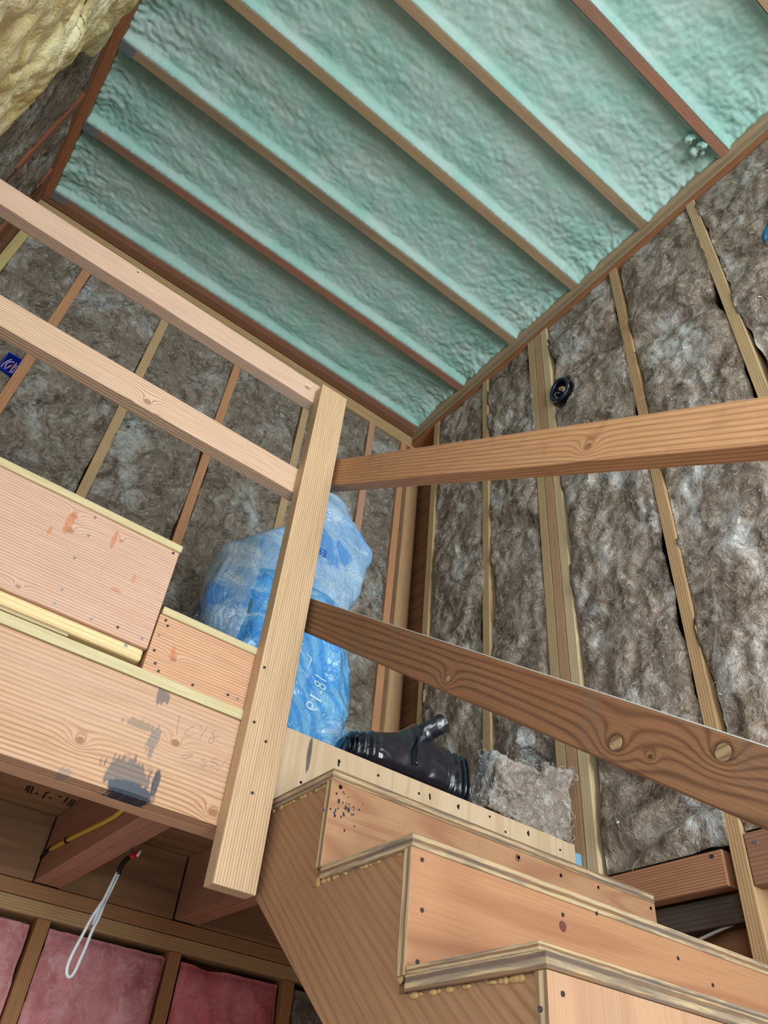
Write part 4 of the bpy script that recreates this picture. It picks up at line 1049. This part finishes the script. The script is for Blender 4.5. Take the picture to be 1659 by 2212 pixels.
# =================================================================== YELLOW WOOL AT UPPER LEFT
def yellow_mass():
    out = [(-0.38, 1.60, 'x')]
    edge = [(-260, 420), (-120, 360), (-20, 300), (15, 262), (40, 235), (62, 205), (88, 180), (112, 155), (134, 142), (133, 118), (150, 105), (160, 92), (180, 108), (200, 117), (212, 85), (208, 58), (222, 40), (240, 38), (244, 15), (258, -20), (262, -60)]
    pe = [at(u, v, 'x', -0.435) for u, v in edge]
    yz = [(p.y, p.z) for p in pe]
    V, F = [], []; nrow = 150; N_ = 260
    P2 = curve([(0, a, b) for a, b in yz], N_)
    for i, p in enumerate(P2):
        rag = 0.006 * fb(i * 0.35, 1.0, 0, 3)
        for j in range(nrow + 1):
            s = (j / nrow) ** 1.6   # 0 at the torn edge, 1 deep inside (towards the camera, -y)
            y = p.y + rag - s * (p.y + 0.35); z = p.z - rag
            pr = 1 - math.exp(-s * 14)
            n1 = fb(y * 5, z * 4, 2.0, 5); n2 = noise.turbulence(Vector((y * 3 + z * 5 + n1 * 1.5, z * 2.4 - y * 1.5, 4)), 5, False, noise_basis='PERLIN_ORIGINAL')
            x = XL + 0.032 + 0.070 * pr + (0.034 * n1 + 0.026 * (n2 - .6) + 0.004 * fb(y * 38 + n1 * 3, z * 22, 1, 3)) * pr
            V.append((x, y, z))
    for i in range(N_):
        for j in range(nrow):
            a = i * (nrow + 1) + j; F.append((a, a + 1, a + nrow + 2, a + nrow + 1))
    return V, F


V, F = yellow_mass()
ym = mesh_obj('yellow_batt', V, F, yellow, smooth=True)
so = ym.modifiers.new('thick', 'SOLIDIFY'); so.thickness = 0.02; so.offset = 0.0
tag(ym, 'torn yellow glass-wool batt bulging from the left wall at the top left', 'insulation')

# =================================================================== OUTLET BOXES
bb = thing('outlet_box', 'open blue electrical box with stripped wires on the far wall', 'electrical box', (-0.21, 2.42, 2.22))
bl = plain('box_blue', srgb(24, 60, 190), 0.4)
c0 = at(24, 788, 'y', 2.415)
hw, hh = 0.043, 0.047
xa, xb, za, zb = c0.x - hw, c0.x + hw, c0.z - hh, c0.z + hh
xb = FX[1] - 0.0195; xa = xb - 0.054
for (a, b, c, d) in [(xa, xa + 0.003, za, zb), (xb - 0.003, xb, za, zb), (xa, xb, za, za + 0.003), (xa, xb, zb - 0.003, zb)]:
    box('box_side', a, b, 2.408, 2.47, c, d, bl, bb, bevel=0)
box('box_back', xa, xb, 2.462, 2.47, za, zb, plain('box_blue_dark', srgb(14, 22, 120), 0.5), bb, bevel=0)
wp = plain('wire_pink', srgb(236, 206, 224), 0.4); cop = plain('wire_red', srgb(120, 44, 36), 0.4)
def bq(a, b, y=2.42): return at(a / 11.85, 720 + b / 11.85, 'y', y)
for pts, mm in [([(30, 860), (90, 780), (190, 710), (300, 670)], wp), ([(120, 920), (140, 830), (190, 760), (290, 730), (370, 740)], wp), ([(170, 895), (220, 860), (290, 820)], wp), ([(240, 990), (320, 900), (380, 830), (430, 760)], wp),
                ([(270, 1010), (350, 960), (400, 880), (430, 830)], wp), ([(250, 900), (300, 850), (330, 790), (380, 770)], cop), ([(310, 880), (340, 820), (350, 790)], cop)]:
    tube('wire', curve([bq(a, b) for a, b in pts], 12), 0.0017, mm, bb, seg=6)
rbx = thing('outlet_box', 'round dark box with bare copper wires beside the triple stud', 'electrical box', (1.69, 1.33, 2.6))
dk = plain('box_dark', srgb(22, 34, 50), 0.35)
cr = at(1209, 842, 'x', 1.685); pts = []
ring = [cr + Vector((0, 0.046 * math.cos(a), 0.060 * math.sin(a))) for a in [2 * math.pi * k / 24 for k in range(24)]]
tube('box_rim', ring, 0.009, dk, rbx, closed=True)
V = [tuple(cr + Vector((0.03, 0.044 * math.cos(a), 0.058 * math.sin(a)))) for a in [2 * math.pi * k / 24 for k in range(24)]] + [tuple(cr + Vector((0.0, 0.044 * math.cos(a), 0.058 * math.sin(a)))) for a in [2 * math.pi * k / 24 for k in range(24)]]
mesh_obj('box_cup', V, [tuple(range(24))] + [(j, (j + 1) % 24, 24 + (j + 1) % 24, 24 + j) for j in range(24)], plain('cup_black', srgb(14, 14, 18), 0.5), rbx)
def rq(a, b, x=1.682): return at(1150 + a / 13.825, 780 + b / 13.825, 'x', x)
for pts in [[(830, 960), (760, 940), (690, 960), (670, 1020), (700, 1090), (760, 1110), (850, 1070)], [(1070, 640), (1080, 720), (1060, 800), (960, 800)], [(600, 1170), (640, 1230), (710, 1210)]]:
    tube('wire', curve([rq(a, b) for a, b in pts], 14), 0.0016, plain('wire_grey', srgb(168, 166, 172), 0.4), rbx, seg=6)
tube('copper_bundle', curve([rq(800, 880), rq(870, 820), rq(950, 840), rq(940, 930)], 10), 0.010, plain('copper', srgb(190, 150, 120), 0.35, 0.5, 0.5), rbx, taper=[.5] + [1] * 9 + [.6])
cc = at(1655, 498, 'x', 1.676)
tube('wrapper_scrap', curve([cc + Vector((0, 0.02, -0.05)), cc + Vector((-.004, 0, -0.01)), cc + Vector((0, -0.03, 0.02)), cc + Vector((0, -0.05, 0.01))], 10), 0.010, plain('teal_scrap', srgb(20, 84, 118), 0.4), taper=[.4] + [1, 1.2, 1, .8, 1.1, 1, .9, 1, .8] + [.3],
     label='small teal plastic scrap in the batt at the right edge', cat='scrap')
box('outlet_box', 1.625, 1.698, 1.430, 1.466, 0.705, 0.752, plain('box_skyblue', srgb(120, 170, 200), 0.4), label='small sky-blue box at the foot of the triple stud', cat='electrical box', bevel=0.003)

for o in bpy.data.objects:
    if '_o' in o: del o['_o']
